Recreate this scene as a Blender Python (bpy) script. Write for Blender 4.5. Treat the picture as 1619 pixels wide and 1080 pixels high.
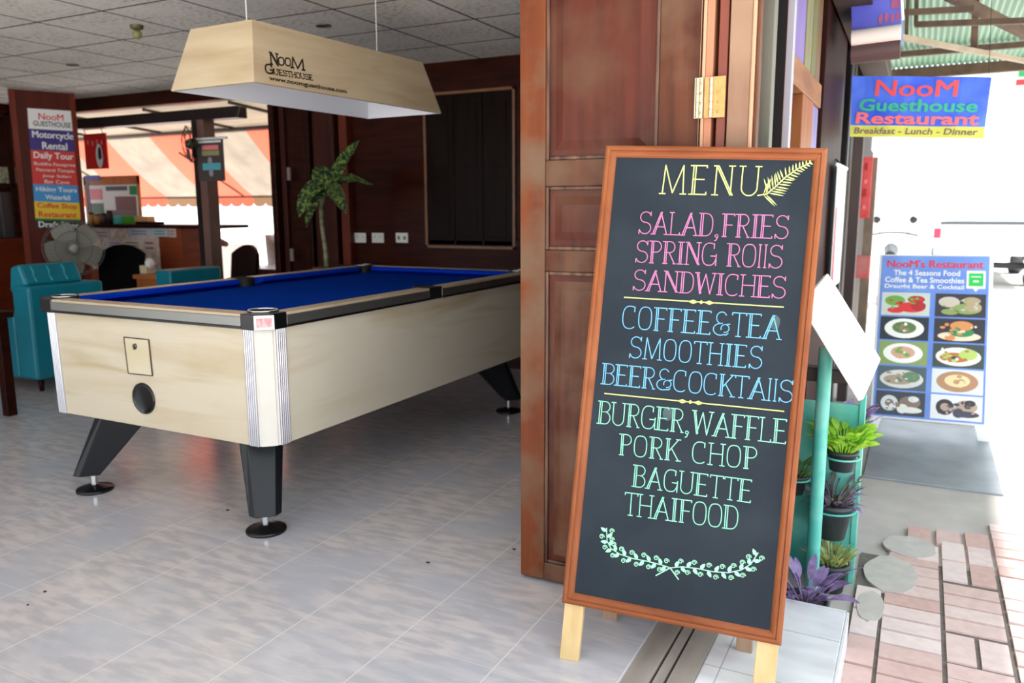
import bpy, math, random
from mathutils import Vector, Matrix
for o in list(bpy.data.objects): bpy.data.objects.remove(o)
C = bpy.context.scene.collection
SC = bpy.context.scene
V = Vector
random.seed(4)

# ------------------------------------------------------------------ camera
F, W, HH = 1260.0, 1619.0, 1080.0
PITCH, YAW, ROLL = math.radians(9.5), math.radians(27.1), math.radians(.2)
CAM = V((0, 0, 1.28))
fwd = V((-math.sin(YAW)*math.cos(PITCH), math.cos(YAW)*math.cos(PITCH), -math.sin(PITCH)))
right = V((math.cos(YAW), math.sin(YAW), 0)); down = fwd.cross(right)
cr, sr = math.cos(ROLL), math.sin(ROLL)
R_, D_ = cr*right + sr*down, -sr*right + cr*down
def at(px, py, ax, val):
    """the point of the place that pixel px,py shows on the plane ax = val"""
    d = R_*((px-809.5)/F) + D_*((py-540)/F) + fwd
    i = 'xyz'.index(ax)
    return CAM + d*((val-CAM[i])/d[i])
cd = bpy.data.cameras.new('camera'); cam = bpy.data.objects.new('camera', cd); C.objects.link(cam)
cd.sensor_width = 36; cd.lens = F*36/W; cd.clip_end = 500
mw = Matrix((R_, -D_, -fwd)).transposed().to_4x4(); mw.translation = CAM; cam.matrix_world = mw
cd.dof.use_dof = True; cd.dof.focus_distance = 2.25; cd.dof.aperture_fstop = 3.6
SC.camera = cam

# ------------------------------------------------------------------ light
wd = bpy.data.worlds.new('sky'); SC.world = wd; wd.use_nodes = True
bg = wd.node_tree.nodes['Background']
bg.inputs['Color'].default_value = (.84, .925, 1, 1); bg.inputs['Strength'].default_value = 1.0
sd = bpy.data.lights.new('sun', 'SUN'); so = bpy.data.objects.new('sun', sd); C.objects.link(so)
sd.energy = 9.0; sd.angle = math.radians(3); sd.color = (1, .97, .93)
so.rotation_euler = (-V((.45, .35, .8))).to_track_quat('-Z', 'Y').to_euler()
SC.view_settings.view_transform = 'Standard'; SC.view_settings.look = 'None'
SC.view_settings.gamma = 1; SC.view_settings.exposure = 1.4
try: SC.view_settings.use_curve_mapping = False
except Exception: pass
SC.cycles.use_denoising = True
SC.cycles.max_bounces = 10; SC.cycles.diffuse_bounces = 6
SC.cycles.sample_clamp_indirect = 8

# ------------------------------------------------------------------ helpers
def srgb(h):
    if isinstance(h, str): h = tuple(int(h[i:i+2], 16)/255 for i in (0, 2, 4))
    return tuple(c/12.92 if c <= .04045 else ((c+.055)/1.055)**2.4 for c in h) + (1,)
MATS = {}; SPEC = {}
def mat(name, c1, c2=None, rough=.5, metal=0., scale=(8, 8, 8), lo=.35, hi=.65, detail=6, bump=0., c3=None, s3=2., island=0., trans=0., dist=0.):
    if name in MATS: return MATS[name]
    m = bpy.data.materials.new(name); m.use_nodes = True; nt = m.node_tree; N = nt.nodes; L = nt.links
    b = N['Principled BSDF']; b.inputs['Roughness'].default_value = rough; b.inputs['Metallic'].default_value = metal
    b.inputs['Base Color'].default_value = srgb(c1)
    out = None
    if c2 or bump:
        tc = N.new('ShaderNodeTexCoord'); mp = N.new('ShaderNodeMapping'); mp.inputs['Scale'].default_value = scale
        L.new(tc.outputs['Object'], mp.inputs['Vector'])
        nz = N.new('ShaderNodeTexNoise'); nz.inputs['Scale'].default_value = 1; nz.inputs['Detail'].default_value = detail
        nz.inputs['Distortion'].default_value = dist
        L.new(mp.outputs[0], nz.inputs['Vector'])
        rp = N.new('ShaderNodeValToRGB'); rp.color_ramp.elements[0].position = lo; rp.color_ramp.elements[1].position = hi
        rp.color_ramp.elements[0].color = srgb(c1); rp.color_ramp.elements[1].color = srgb(c2 or c1)
        L.new(nz.outputs[0], rp.inputs[0]); out = rp.outputs[0]
        if c3:
            n2 = N.new('ShaderNodeTexNoise'); n2.inputs['Scale'].default_value = s3; n2.inputs['Detail'].default_value = 4
            L.new(tc.outputs['Object'], n2.inputs['Vector'])
            r2 = N.new('ShaderNodeValToRGB'); r2.color_ramp.elements[0].position = .45; r2.color_ramp.elements[1].position = .68
            L.new(n2.outputs[0], r2.inputs[0])
            mx = N.new('ShaderNodeMixRGB'); L.new(r2.outputs[0], mx.inputs[0]); L.new(out, mx.inputs[1]); mx.inputs[2].default_value = srgb(c3)
            out = mx.outputs[0]
        if bump:
            bp = N.new('ShaderNodeBump'); bp.inputs['Strength'].default_value = bump; bp.inputs['Distance'].default_value = .01
            L.new(nz.outputs[0], bp.inputs['Height']); L.new(bp.outputs[0], b.inputs['Normal'])
    if island:
        g = N.new('ShaderNodeNewGeometry'); hs = N.new('ShaderNodeHueSaturation')
        mr = N.new('ShaderNodeMapRange'); mr.inputs['To Min'].default_value = 1-island; mr.inputs['To Max'].default_value = 1+island
        L.new(g.outputs['Random Per Island'], mr.inputs['Value']); L.new(mr.outputs[0], hs.inputs['Value'])
        m2 = N.new('ShaderNodeMapRange'); m2.inputs['To Min'].default_value = 1.25; m2.inputs['To Max'].default_value = .6
        L.new(g.outputs['Random Per Island'], m2.inputs['Value']); L.new(m2.outputs[0], hs.inputs['Saturation'])
        if out: L.new(out, hs.inputs['Color'])
        else: hs.inputs['Color'].default_value = srgb(c1)
        out = hs.outputs[0]
    if out: L.new(out, b.inputs['Base Color'])
    if trans:                                              # thin cloth: part of the light goes through
        tr = N.new('ShaderNodeBsdfTranslucent'); ms = N.new('ShaderNodeMixShader'); ms.inputs[0].default_value = trans
        if out: L.new(out, tr.inputs['Color'])
        else: tr.inputs['Color'].default_value = srgb(c1)
        L.new(b.outputs[0], ms.inputs[1]); L.new(tr.outputs[0], ms.inputs[2])
        L.new(ms.outputs[0], N['Material Output'].inputs['Surface'])
    MATS[name] = m
    return m
def gridmat(name, c1, c2, line, sx, sy, ox, oy, w, rough, scale, lo=.35, hi=.65, bump=0, detail=8, c3=None, cross=1.):
    """tiles in the object's xy plane with joints of width w"""
    m = mat(name, c1, c2, rough, 0, scale, lo, hi, detail, bump, c3=c3, s3=3.)
    nt = m.node_tree; N = nt.nodes; L = nt.links; b = N['Principled BSDF']
    src = b.inputs['Base Color'].links[0].from_socket
    tc = N.new('ShaderNodeTexCoord'); sp = N.new('ShaderNodeSeparateXYZ'); L.new(tc.outputs['Object'], sp.inputs[0])
    ms = []
    for k, s, o in ((0, sx, ox), (1, sy, oy)):
        a = N.new('ShaderNodeMath'); a.operation = 'SUBTRACT'; L.new(sp.outputs[k], a.inputs[0]); a.inputs[1].default_value = o-w/2
        d = N.new('ShaderNodeMath'); d.operation = 'DIVIDE'; L.new(a.outputs[0], d.inputs[0]); d.inputs[1].default_value = s
        f = N.new('ShaderNodeMath'); f.operation = 'FRACT'; L.new(d.outputs[0], f.inputs[0])
        l = N.new('ShaderNodeMath'); l.operation = 'LESS_THAN'; L.new(f.outputs[0], l.inputs[0]); l.inputs[1].default_value = w/s
        if k:
            h = N.new('ShaderNodeMath'); h.operation = 'MULTIPLY'; L.new(l.outputs[0], h.inputs[0]); h.inputs[1].default_value = cross; l = h
        ms.append(l)
    mx = N.new('ShaderNodeMath'); mx.operation = 'MAXIMUM'; L.new(ms[0].outputs[0], mx.inputs[0]); L.new(ms[1].outputs[0], mx.inputs[1])
    mix = N.new('ShaderNodeMixRGB'); L.new(mx.outputs[0], mix.inputs[0]); L.new(src, mix.inputs[1]); mix.inputs[2].default_value = srgb(line)
    L.new(mix.outputs[0], b.inputs['Base Color'])
    return m

class MB:
    """collects shapes into one mesh"""
    def __init__(s): s.v = []; s.f = []; s.m = []; s.s = []
    def add(s, vs, fs, mi=0, smooth=False):
        n = len(s.v); s.v += [tuple(v) for v in vs]
        for f in fs: s.f.append([n+i for i in f]); s.m.append(mi); s.s.append(smooth)
        return s
    def quad(s, a, b, c, d, mi=0): return s.add((a, b, c, d), [(0, 1, 2, 3)], mi)
    def box(s, a, b, mi=0):
        (x0, x1), (y0, y1), (z0, z1) = [sorted((a[i], b[i])) for i in range(3)]
        vs = [(x, y, z) for x in (x0, x1) for y in (y0, y1) for z in (z0, z1)]
        return s.add(vs, [(0, 1, 3, 2), (4, 6, 7, 5), (0, 4, 5, 1), (2, 3, 7, 6), (0, 2, 6, 4), (1, 5, 7, 3)], mi)
    def hexa(s, lo, hi, mi=0):
        n = len(lo)
        return s.add(list(lo)+list(hi), [tuple(range(n))[::-1], tuple(range(n, 2*n))] + [(i, (i+1) % n, n+(i+1) % n, n+i) for i in range(n)], mi)
    def slab(s, a, b, c, d, n, mi=0):
        """four corners thickened along -n"""
        n = V(n); P = [V(p) for p in (a, b, c, d)]
        return s.hexa([p-n for p in P], P, mi)
    def bar(s, p, q, w, h, up=(0, 0, 1), mi=0):
        p, q = V(p), V(q); d = (q-p).normalized(); u = V(up)
        x = d.cross(u); x = x.normalized() if x.length > 1e-4 else V((1, 0, 0)); y = x.cross(d).normalized()
        k = [x*(w/2)+y*(h/2), x*(-w/2)+y*(h/2), x*(-w/2)-y*(h/2), x*(w/2)-y*(h/2)]
        return s.hexa([p+i for i in k], [q+i for i in k], mi)
    def tube(s, pts, r, n=8, mi=0, caps=True):
        pts = [V(p) for p in pts]; rs = r if isinstance(r, (list, tuple)) else [r]*len(pts)
        vs = []; prev = None
        for i, p in enumerate(pts):
            d = (pts[min(i+1, len(pts)-1)]-pts[max(i-1, 0)]).normalized()
            a = d.orthogonal().normalized() if prev is None else (prev-d*prev.dot(d)).normalized()
            prev = a; b = d.cross(a)
            vs += [p+(a*math.cos(2*math.pi*k/n)+b*math.sin(2*math.pi*k/n))*rs[i] for k in range(n)]
        fs = [(i*n+k, i*n+(k+1) % n, (i+1)*n+(k+1) % n, (i+1)*n+k) for i in range(len(pts)-1) for k in range(n)]
        s.add(vs, fs, mi, True)
        if caps: s.add(vs[:n], [tuple(range(n))[::-1]], mi); s.add(vs[-n:], [tuple(range(n))], mi)
        return s
    def ring(s, c, n, R, r, k=32, m=6, mi=0):
        c = V(c); n = V(n).normalized(); a = n.orthogonal().normalized(); b = n.cross(a); vs = []
        for i in range(k):
            t = 2*math.pi*i/k; e = a*math.cos(t)+b*math.sin(t)
            vs += [c+e*(R+r*math.cos(2*math.pi*j/m))+n*(r*math.sin(2*math.pi*j/m)) for j in range(m)]
        return s.add(vs, [(i*m+j, ((i+1) % k)*m+j, ((i+1) % k)*m+(j+1) % m, i*m+(j+1) % m) for i in range(k) for j in range(m)], mi, True)
    def lathe(s, c, prof, n=24, axis=(0, 0, 1), mi=0, smooth=True):
        c = V(c); ax = V(axis).normalized(); a = ax.orthogonal().normalized(); b = ax.cross(a); vs = []
        for r, z in prof:
            vs += [c+ax*z+(a*math.cos(2*math.pi*k/n)+b*math.sin(2*math.pi*k/n))*r for k in range(n)]
        return s.add(vs, [(i*n+k, i*n+(k+1) % n, (i+1)*n+(k+1) % n, (i+1)*n+k) for i in range(len(prof)-1) for k in range(n)], mi, smooth)
    def disc(s, c, axis, r, n=24, mi=0, ry=None, up=None):
        c = V(c); ax = V(axis).normalized(); a = V(up).normalized() if up else ax.orthogonal().normalized(); b = ax.cross(a)
        return s.add([c+a*(math.cos(2*math.pi*k/n)*(ry or r))+b*(math.sin(2*math.pi*k/n)*r) for k in range(n)], [tuple(range(n))], mi)
    def ball(s, c, r, n=12, mi=0, sz=1.):
        return s.lathe(c, [(max(r*math.sin(math.pi*i/n), 1e-4), -r*sz*math.cos(math.pi*i/n)) for i in range(n+1)], n*2, mi=mi)
    def leaf(s, base, d, length, width, droop=.5, n=6, mi=0, fold=.15, roll=0.):
        p = V(base); d = V(d).normalized(); side = d.cross(V((0, 0, 1)))
        side = side.normalized() if side.length > .05 else V((1, 0, 0))
        side = Matrix.Rotation(roll, 3, d) @ side
        vs = []; st = length/n
        for i in range(n+1):
            t = i/n; w = width*.5*math.sin(math.pi*min(1, t*.93+.05))**.8*(1-.25*t)
            up = side.cross(d).normalized()
            vs += [p-side*w+up*w*fold, p, p+side*w+up*w*fold]
            p = p+d*st; d = (d+V((0, 0, -droop/n))).normalized()
        return s.add(vs, [(i*3+k, i*3+k+1, i*3+k+4, i*3+k+3) for i in range(n) for k in (0, 1)], mi, True)

FR = {}                                                     # name -> world matrix of each thing
def link(name, mb, mats, parent=None, bevel=0., world=True):
    me = bpy.data.meshes.new(name); me.from_pydata(mb.v, [], mb.f)
    for m in (mats if isinstance(mats, (list, tuple)) else [mats]): me.materials.append(m)
    me.polygons.foreach_set('material_index', mb.m); me.polygons.foreach_set('use_smooth', mb.s); me.update()
    o = bpy.data.objects.new(name, me); C.objects.link(o)
    if parent:
        o.parent = parent
        FR[o.name] = FR[parent.name]
        if world: me.transform(FR[parent.name].inverted())
    else: FR[o.name] = Matrix()
    if bevel:
        b = o.modifiers.new('bevel', 'BEVEL'); b.width = bevel; b.segments = 2; b.limit_method = 'ANGLE'; b.angle_limit = .6
    return o
def tag(o, label=None, cat=None, group=None, kind=None):
    for k, v in (('label', label), ('category', cat), ('group', group), ('kind', kind)):
        if v: o[k] = v
    return o
def thing(name, loc, label, cat, group=None, mtx=None):
    o = bpy.data.objects.new(name, None); C.objects.link(o); o.empty_display_size = .1
    M = mtx if mtx else Matrix.Translation(V(loc))
    o.matrix_world = M; FR[o.name] = M.copy()
    return tag(o, label, cat, group)
def solo(name, mb, m, label, cat, group=None, bevel=0., origin=None):
    """a thing that is one mesh, its origin at its base"""
    o = link(name, mb, m, None, bevel)
    p = V(origin) if origin else V((sum(v[0] for v in mb.v)/len(mb.v), sum(v[1] for v in mb.v)/len(mb.v), min(v[2] for v in mb.v)))
    o.data.transform(Matrix.Translation(-p)); o.location = p
    return tag(o, label, cat, group)
def struct(name, mb, m, bevel=0.):
    return tag(link(name, mb, m, None, bevel), kind='structure')
def copy_tree(o, parent=None):
    c = o.copy(); C.objects.link(c); c.parent = parent
    for ch in [x for x in C.objects if x.parent == o]: copy_tree(ch, c)
    return c

# --- printed lettering (built-in font turned into mesh)
_TC = {}
def text_shape(s, bold=0.):
    if (s, bold) in _TC: return _TC[(s, bold)]
    cu = bpy.data.curves.new('lettering', 'FONT'); cu.body = s; cu.offset = bold; cu.fill_mode = 'FRONT'; cu.resolution_u = 3
    ob = bpy.data.objects.new('lettering', cu); C.objects.link(ob)
    dg = bpy.context.evaluated_depsgraph_get(); me = bpy.data.meshes.new_from_object(ob.evaluated_get(dg))
    vs = [(v.co.x, v.co.y) for v in me.vertices]; fs = [tuple(p.vertices) for p in me.polygons]
    bpy.data.objects.remove(ob); bpy.data.curves.remove(cu); bpy.data.meshes.remove(me)
    x0, x1 = min(v[0] for v in vs), max(v[0] for v in vs); y0, y1 = min(v[1] for v in vs), max(v[1] for v in vs)
    _TC[(s, bold)] = ([((x-x0)/(x1-x0), (y-y0)/(y1-y0)) for x, y in vs], fs)
    return _TC[(s, bold)]
def write(mb, s, o, u, v, bold=0., mi=0):
    """text filling the parallelogram o, o+u, o+v"""
    o, u, v = V(o), V(u), V(v); n = u.cross(v).normalized()
    if 'M' in s:                                            # heavier by overprinting: this letter does not swell cleanly
        vs, fs = text_shape(s, 0.)
        k = max(1, round(bold/.006)); d = .018 if bold > .008 else 0
        for q in range(k): mb.add([o+u*(x*(1-d)+d*q/k)+v*y+n*(.0002*q) for x, y in vs], fs, mi)
        return
    vs, fs = text_shape(s, bold)
    mb.add([o+u*x+v*y for x, y in vs], fs, mi)

# --- hand lettering: single strokes
def arc(cx, cy, rx, ry, a0, a1, n=12, p=1.):
    out = []
    for i in range(n+1):
        a = math.radians(a0+(a1-a0)*i/n); c, s_ = math.cos(a), math.sin(a)
        out.append((cx+rx*math.copysign(abs(c)**p, c), cy+ry*math.copysign(abs(s_)**p, s_)))
    return out
def ser(x, y, w=.09): return [(x-w, y), (x+w, y)]
G = {
 'A': (.62, [[(.02, 0), (.31, 1), (.6, 0)], [(.12, .34), (.5, .34)], [(.1, 0), (.36, 1)], ser(.04, 0), ser(.58, 0)]),
 'B': (.52, [[(.06, 0), (.06, 1)], [(.14, 0), (.14, 1)], [(-.02, 1)]+arc(.3, .77, .19, .23, 90, -90)+[(.14, .54)], [(.14, .54)]+arc(.3, .27, .22, .27, 90, -90)+[(-.02, 0)]]),
 'C': (.56, [arc(.3, .5, .28, .5, 52, 308, 22, .8), [(.475, .98), (.475, .76)]]),
 'D': (.56, [[(.06, 0), (.06, 1)], [(.14, 0), (.14, 1)], [(-.02, 1)]+arc(.24, .5, .3, .5, 90, -90, 16, .8)+[(-.02, 0)]]),
 'E': (.5, [[(.06, 0), (.06, 1)], [(.13, 0), (.13, 1)], [(-.03, 1), (.46, 1), (.46, .93)], [(.06, .52), (.4, .52)], [(-.03, 0), (.48, 0), (.48, .08)]]),
 'F': (.48, [[(.08, 0), (.08, 1)], [(.15, 0), (.15, 1)], [(-.02, 1), (.47, 1), (.47, .92)], [(.08, .52), (.4, .52)], ser(.11, 0)]),
 'G': (.58, [arc(.3, .5, .28, .5, 52, 360, 24, .8), [(.58, 0), (.58, .42), (.36, .42)], [(.475, .98), (.475, .76)]]),
 'H': (.58, [[(.06, 0), (.06, 1)], [(.52, 0), (.52, 1)], [(.06, .52), (.52, .52)], ser(.06, 0), ser(.06, 1), ser(.52, 0), ser(.52, 1)]),
 'I': (.26, [[(.1, 0), (.1, 1)], [(.17, 0), (.17, 1)], ser(.135, 0, .12), ser(.135, 1, .12)]),
 'K': (.56, [[(.06, 0), (.06, 1)], [(.13, 0), (.13, 1)], [(.13, .4), (.5, 1)], [(.24, .56), (.54, 0)], ser(.09, 0), ser(.09, 1), ser(.5, 1), ser(.54, 0)]),
 'L': (.46, [[(.08, 0), (.08, 1)], [(-.02, 0), (.44, 0), (.44, .1)], ser(.08, 1)]),
 'l': (.16, [[(.08, 0), (.08, 1)], ser(.08, 0, .05), ser(.08, 1, .05)]),
 'M': (.74, [[(.06, 0), (.1, 1), (.37, .03), (.66, 1), (.7, 0)], ser(.06, 0), ser(.7, 0)]),
 'N': (.62, [[(.08, 0), (.08, 1), (.54, 0), (.54, 1)], [(.14, 1), (.6, 0)], ser(.08, 0), ser(.54, 1), ser(.06, 1, .06)]),
 'O': (.54, [arc(.27, .5, .25, .5, 0, 360, 26, .75)]),
 'P': (.5, [[(.08, 0), (.08, 1)], [(.15, 0), (.15, 1)], [(-.02, 1)]+arc(.27, .75, .21, .25, 90, -90)+[(.08, .5)], ser(.11, 0)]),
 'R': (.54, [[(.08, 0), (.08, 1)], [(.15, 0), (.15, 1)], [(-.02, 1)]+arc(.28, .75, .2, .25, 90, -90)+[(.08, .5)], [(.26, .5), (.5, 0)], ser(.11, 0), ser(.5, 0, .05)]),
 'S': (.52, [arc(.27, .76, .22, .24, 20, 270, 14)+arc(.27, .26, .24, .26, 90, -160, 14), [(.48, 1), (.48, .82)], [(.03, 0), (.03, .18)]]),
 'T': (.5, [[(.25, 0), (.25, 1)], [(-.01, .9), (-.01, 1), (.51, 1), (.51, .9)], ser(.25, 0)]),
 'U': (.58, [[(.06, 1), (.06, .3)]+arc(.29, .28, .23, .28, 180, 360, 14)+[(.52, 1)], ser(.06, 1), ser(.52, 1)]),
 'W': (.8, [[(.04, 1), (.2, 0), (.4, .95), (.6, 0), (.76, 1)], [(.1, 1), (.25, .02)], ser(.06, 1), ser(.74, 1)]),
 '&': (.62, [[(.58, .1), (.5, .02)]+arc(.28, .25, .26, .25, -60, -270, 14)+[(.34, .52)], arc(.3, .75, .19, .25, -90, -330, 16), arc(.45, .3, .15, .17, -100, 200, 16), [(.45, .47), (.62, .5)]]),
 ',': (.22, [arc(.1, .02, .06, .06, 0, 360, 10), [(.16, .02), (.1, -.16), (.04, -.2)]]),
 ' ': (.3, []),
}
def stroke(mb, pts, w, tf, mi=0):
    """flat chalk stroke along 2-D points; tf maps (x, y) to 3-D"""
    for (x0, y0), (x1, y1) in zip(pts, pts[1:]):
        dx, dy = x1-x0, y1-y0; l = math.hypot(dx, dy)
        if l < 1e-6: continue
        nx, ny = -dy/l*w/2, dx/l*w/2; ex, ey = dx/l*w*.3, dy/l*w*.3
        mb.add([tf(x0-ex+nx, y0-ey+ny), tf(x0-ex-nx, y0-ey-ny), tf(x1+ex-nx, y1+ey-ny), tf(x1+ex+nx, y1+ey+ny)], [(0, 1, 2, 3)], mi)
def chalk(mb, s, a, b, h, tf, w=.0042, gap=.09, mi=0):
    """line of hand lettering from a to b (2-D), cap height h, squeezed to fit"""
    ws = [G[c][0] for c in s]; tot = sum(ws)+gap*(len(s)-1)
    dx, dy = b[0]-a[0], b[1]-a[1]; L_ = math.hypot(dx, dy); ux, uy = dx/L_, dy/L_; k = L_/tot; x = 0
    for c, cw in zip(s, ws):
        for pl in G[c][1]:
            pp = []
            for gx, gy in pl:
                X, Y = (x+gx)*k, gy*h
                pp.append((a[0]+ux*X-uy*Y, a[1]+uy*X+ux*Y))
            stroke(mb, pp, w, tf, mi)
        x += cw+gap

# ------------------------------------------------------------------ materials
tile = gridmat('floor tile', 'b0aeb3', 'c6c1c2', 'd0ced0', .334, .31, -2.325, 1.81, .0045, .16, (8, 26, 8), .4, .6, .0, 10, c3='b0b3bd', cross=.4)
tile_out = gridmat('step tile', 'e2e2e6', 'd2d0d6', 'b0afb3', .3, .295, -.42, 1.808, .004, .2, (5, 14, 5), .4, .7, 0, 10)
ceil_m = gridmat('ceiling tile', 'f0ece4', 'bcb6aa', '38342f', .61, .6, -3.165, 3.9, .016, .8, (30, 30, 30), .5, .7, .5, 12, c3='f4f0e8')
darkwood = mat('dark wood', '1e0a05', '34140a', .35, 0, (3, 3, 22), .3, .7, 8)
darkboard = mat('dark boarding', '260b05', '3c150a', .35, 0, (3, 3, 20), .3, .7, 8)
winewood = mat('wine wood', '4a1d14', '5e2a1d', .45, 0, (20, 20, 2), .3, .7)
trimwood = mat('trim wood', '6b3a1c', '7d4725', .45, 0, (14, 14, 2), .3, .7)
doorwood = mat('worn door wood', '3e1c10', '643822', .5, 0, (22, 22, 1.6), .3, .72, 10, .15, c3='6c5340', s3=3.2)
doorwood2 = mat('red door panel', '3e160b', '5a2616', .45, 0, (26, 26, 1.8), .3, .72, 10, .1, c3='5a3a28', s3=4.)
dooredge = mat('orange door edge', '5e2c14', '743c1c', .55, 0, (18, 18, 1.4), .3, .7, 8, .1, c3='6c5440', s3=5)
palewood = mat('pale laminate', 'c6bba6', 'ac9870', .38, 0, (1.1, 1.1, 11), .46, .72, 10, 0, c3='c4b9a4', s3=1.6, dist=.5)
laminate_side = mat('pale laminate lengthwise', 'd0c8b6', 'b29e76', .38, 0, (.7, 1.0, 11), .48, .74, 10, 0, c3='ccc3b0', s3=1.4, dist=.5)
lampwood = mat('lamp laminate', 'c6b496', 'b09a78', .45, 0, (2, 2, 14), .4, .75, 8, dist=.4)
white_in = mat('white inner face', 'e8eaee', rough=.5)
alu = mat('brushed aluminium', 'c2c2c8', rough=.28, metal=1)
alu_dull = mat('grey rail metal', '8d8d8a', rough=.35, metal=.85)
chrome = mat('chrome', 'e0e0e0', rough=.1, metal=1)
black = mat('black plastic', '0d0d0f', rough=.3)
blackleg = mat('black leg', '15171b', rough=.35)
pocket_m = mat('pocket leather', '0a0908', '141210', .6)
cloth = mat('blue cloth', '0b2f86', '0e3896', .95, 0, (300, 300, 300))
cushion_m = mat('blue cushion cloth', '0a35b4', '0d3cc0', .95, 0, (300, 300, 300))
frame_m = mat('oiled frame wood', '703819', '8e4f27', .45, 0, (30, 30, 3), .3, .7, 8, c3='905430', s3=5)
frame_x = mat('oiled frame wood across', '703819', '8c4c26', .45, 0, (3, 30, 30), .3, .7, 8, c3='8a4e2a', s3=5)
slate = mat('blackboard', '1c242c', '222a32', .7, 0, (5, 5, 3), .3, .7, 6, c3='262e36', s3=6)
pine = mat('pine', 'd2b684', 'c2a26c', .55, 0, (30, 30, 2), .35, .7)
pine_old = mat('old pine', 'a98a70', '8f6f58', .6, 0, (30, 30, 2), .35, .7)
def chalkm(n, c): return mat(n, c, rough=.9)
ck_y, ck_p, ck_b, ck_g = chalkm('chalk yellow', 'c4cc7e'), chalkm('chalk pink', 'c474a2'), chalkm('chalk blue', '6cb0de'), chalkm('chalk green', '88d6b4')
ck_m = chalkm('chalk mint', '9ce0b8')
brass = mat('worn brass', 'b88a48', 'c8a46a', .4, .8, (60, 60, 60))
hinge_m = mat('hinge steel', 'c8bfa0', rough=.35, metal=.9)
teal = mat('teal vinyl', '0c7c90', '10768a', .35, 0, (6, 6, 6))
greyp = mat('grey plastic', '8b8a82', rough=.45)
fanblade = mat('fan blade', '86847a', rough=.4, trans=.15)
print_w = mat('print white', 'eeeeee', rough=.5)
print_k = mat('print dark', '2c2016', rough=.6)
def ink(n, c): return mat(n, c, rough=.5)
ink_red, ink_blue, ink_green, ink_yel, ink_pur, ink_grey = ink('ink red', 'd8262f'), ink('ink blue', '2f6fc8'), ink('ink green', '1e8a4a'), ink('ink yellow', 'eecb30'), ink('ink purple', '3a2f80'), ink('ink grey', '50545a')
ink_dk = ink('ink dark', '1c2420'); ink_sky = ink('ink sky', '3f97d8'); ink_pink = ink('ink pink', 'f0848c'); ink_or = ink('ink orange', 'd87830')
leaf_g = mat('lime leaf', '8fca38', 'bfe45a', .5, 0, (30, 30, 30), trans=.35)
leaf_d = mat('dark leaf', '12281c', '7a9440', .4, 0, (40, 40, 40), .47, .62, trans=.1)
leaf_p = mat('purple leaf', '75608f', 'a08cba', .5, 0, (25, 25, 25), trans=.25)
leaf_p2 = mat('violet green leaf', '8a6488', '7a8a66', .5, 0, (40, 40, 40), trans=.25)
leaf_s = mat('pale succulent', '9aa860', 'c8cc8a', .5, 0, (40, 40, 40), trans=.2)
leaf_m = mat('mid green leaf', '5d8a4e', '86b070', .5, 0, (40, 40, 40), trans=.25)
soil = mat('soil', '2c211b', '40332a', .95, 0, (60, 60, 60), bump=.5)
potblk = mat('dark pot plastic', '262e34', '303a40', .5, 0, (20, 20, 20))
turq = mat('turquoise paint', '2f9f94', '57b8aa', .45, 0, (9, 9, 4), .35, .7, c3='7ecabc', s3=5)
concrete = mat('pavement concrete', 'b5aca8', 'c4bab4', .85, 0, (7, 7, 7), .3, .7, 10, .2, c3='a69d98', s3=1.5)
brick_m = mat('paving brick', 'dcbeb7', 'd0b0ab', .85, 0, (30, 30, 30), .3, .7, 8, .2, island=.13)
mortar = mat('paving joint', '7a6e6a', '665e5a', .95, 0, (40, 40, 40))
street_m = mat('street asphalt', 'b5b2ac', 'c4c1ba', .9, 0, (4, 4, 4), .3, .7, 8)
steel = mat('cover plate', '8d9096', '9fa2a8', .45, .5, (5, 5, 5))
roof_m = mat('green roof sheet', '5c8a70', '86a893', .5, 0, (3, 1, 3), .3, .7, 6, trans=.2)
rust = mat('rusty steel', '4a362a', '5e4838', .7, 0, (12, 12, 12))
facade_dk = mat('facade brown', '281a17', '34221d', .5, 0, (20, 20, 2))
colbrown = mat('column brown', '4a3e3d', '544846', .6, 0, (14, 14, 3))
for k, v in {'dark wood': .12, 'dark boarding': .08, 'window shutter': .05, 'red brown post': .2, 'dark plum wood': .12, 'wine wood': .2, 'blue cloth': 0, 'blue cushion cloth': 0, 'worn door wood': .22, 'red door panel': .25, 'orange door edge': .22, 'dark column': .05, 'facade brown': .05, 'eave board': .1, 'black pipe': .2, 'bare transom wood': .2, 'orange post': .2, 'column brown': .2, 'black chair weave': .05, 'wine chair weave': .1, 'counter boards': .2, 'rust brown wood': .15, 'blackboard': .2, 'ceiling tile': .1, 'oiled frame wood': .3, 'oiled frame wood across': .3, 'black leg': .35, 'maroon panel': .2, 'red brown edge': .2}.items():
    SPEC[k] = v
print('materials ok')

# ------------------------------------------------------------------ the setting
struct('floor', MB().box((-13, -3, -.2), (-.648, 9.0, 0)), tile)
struct('floor_step', MB().box((-.47, -3, -.119), (-.128, 2.6, 0)), tile_out, .006)
struct('trim_step', MB().box((-.129, -3, -.119), (-.122, 2.606, .001)).box((-.47, 2.6, -.119), (-.122, 2.607, .001)), mat('white tile edge', 'dedee0', rough=.3))
b = MB().box((-.648, -3, -.1), (-.578, 2.6, .002)); b.box((-.57, -3, -.1), (-.543, 2.6, .002)); b.box((-.535, -3, -.1), (-.47, 2.6, .003)); b.box((-.58, -3, -.1), (-.53, 2.6, -.012), 1)
struct('door_track', b, [mat('grey sill', 'a39a93', '8b827b', .55, 0, (20, 2, 20), .3, .7), mat('track groove', '3c2014', rough=.7)])
struct('ceiling', MB().box((-9.3, -3, 2.43), (-.5, 5.66, 2.6)), ceil_m)
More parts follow.
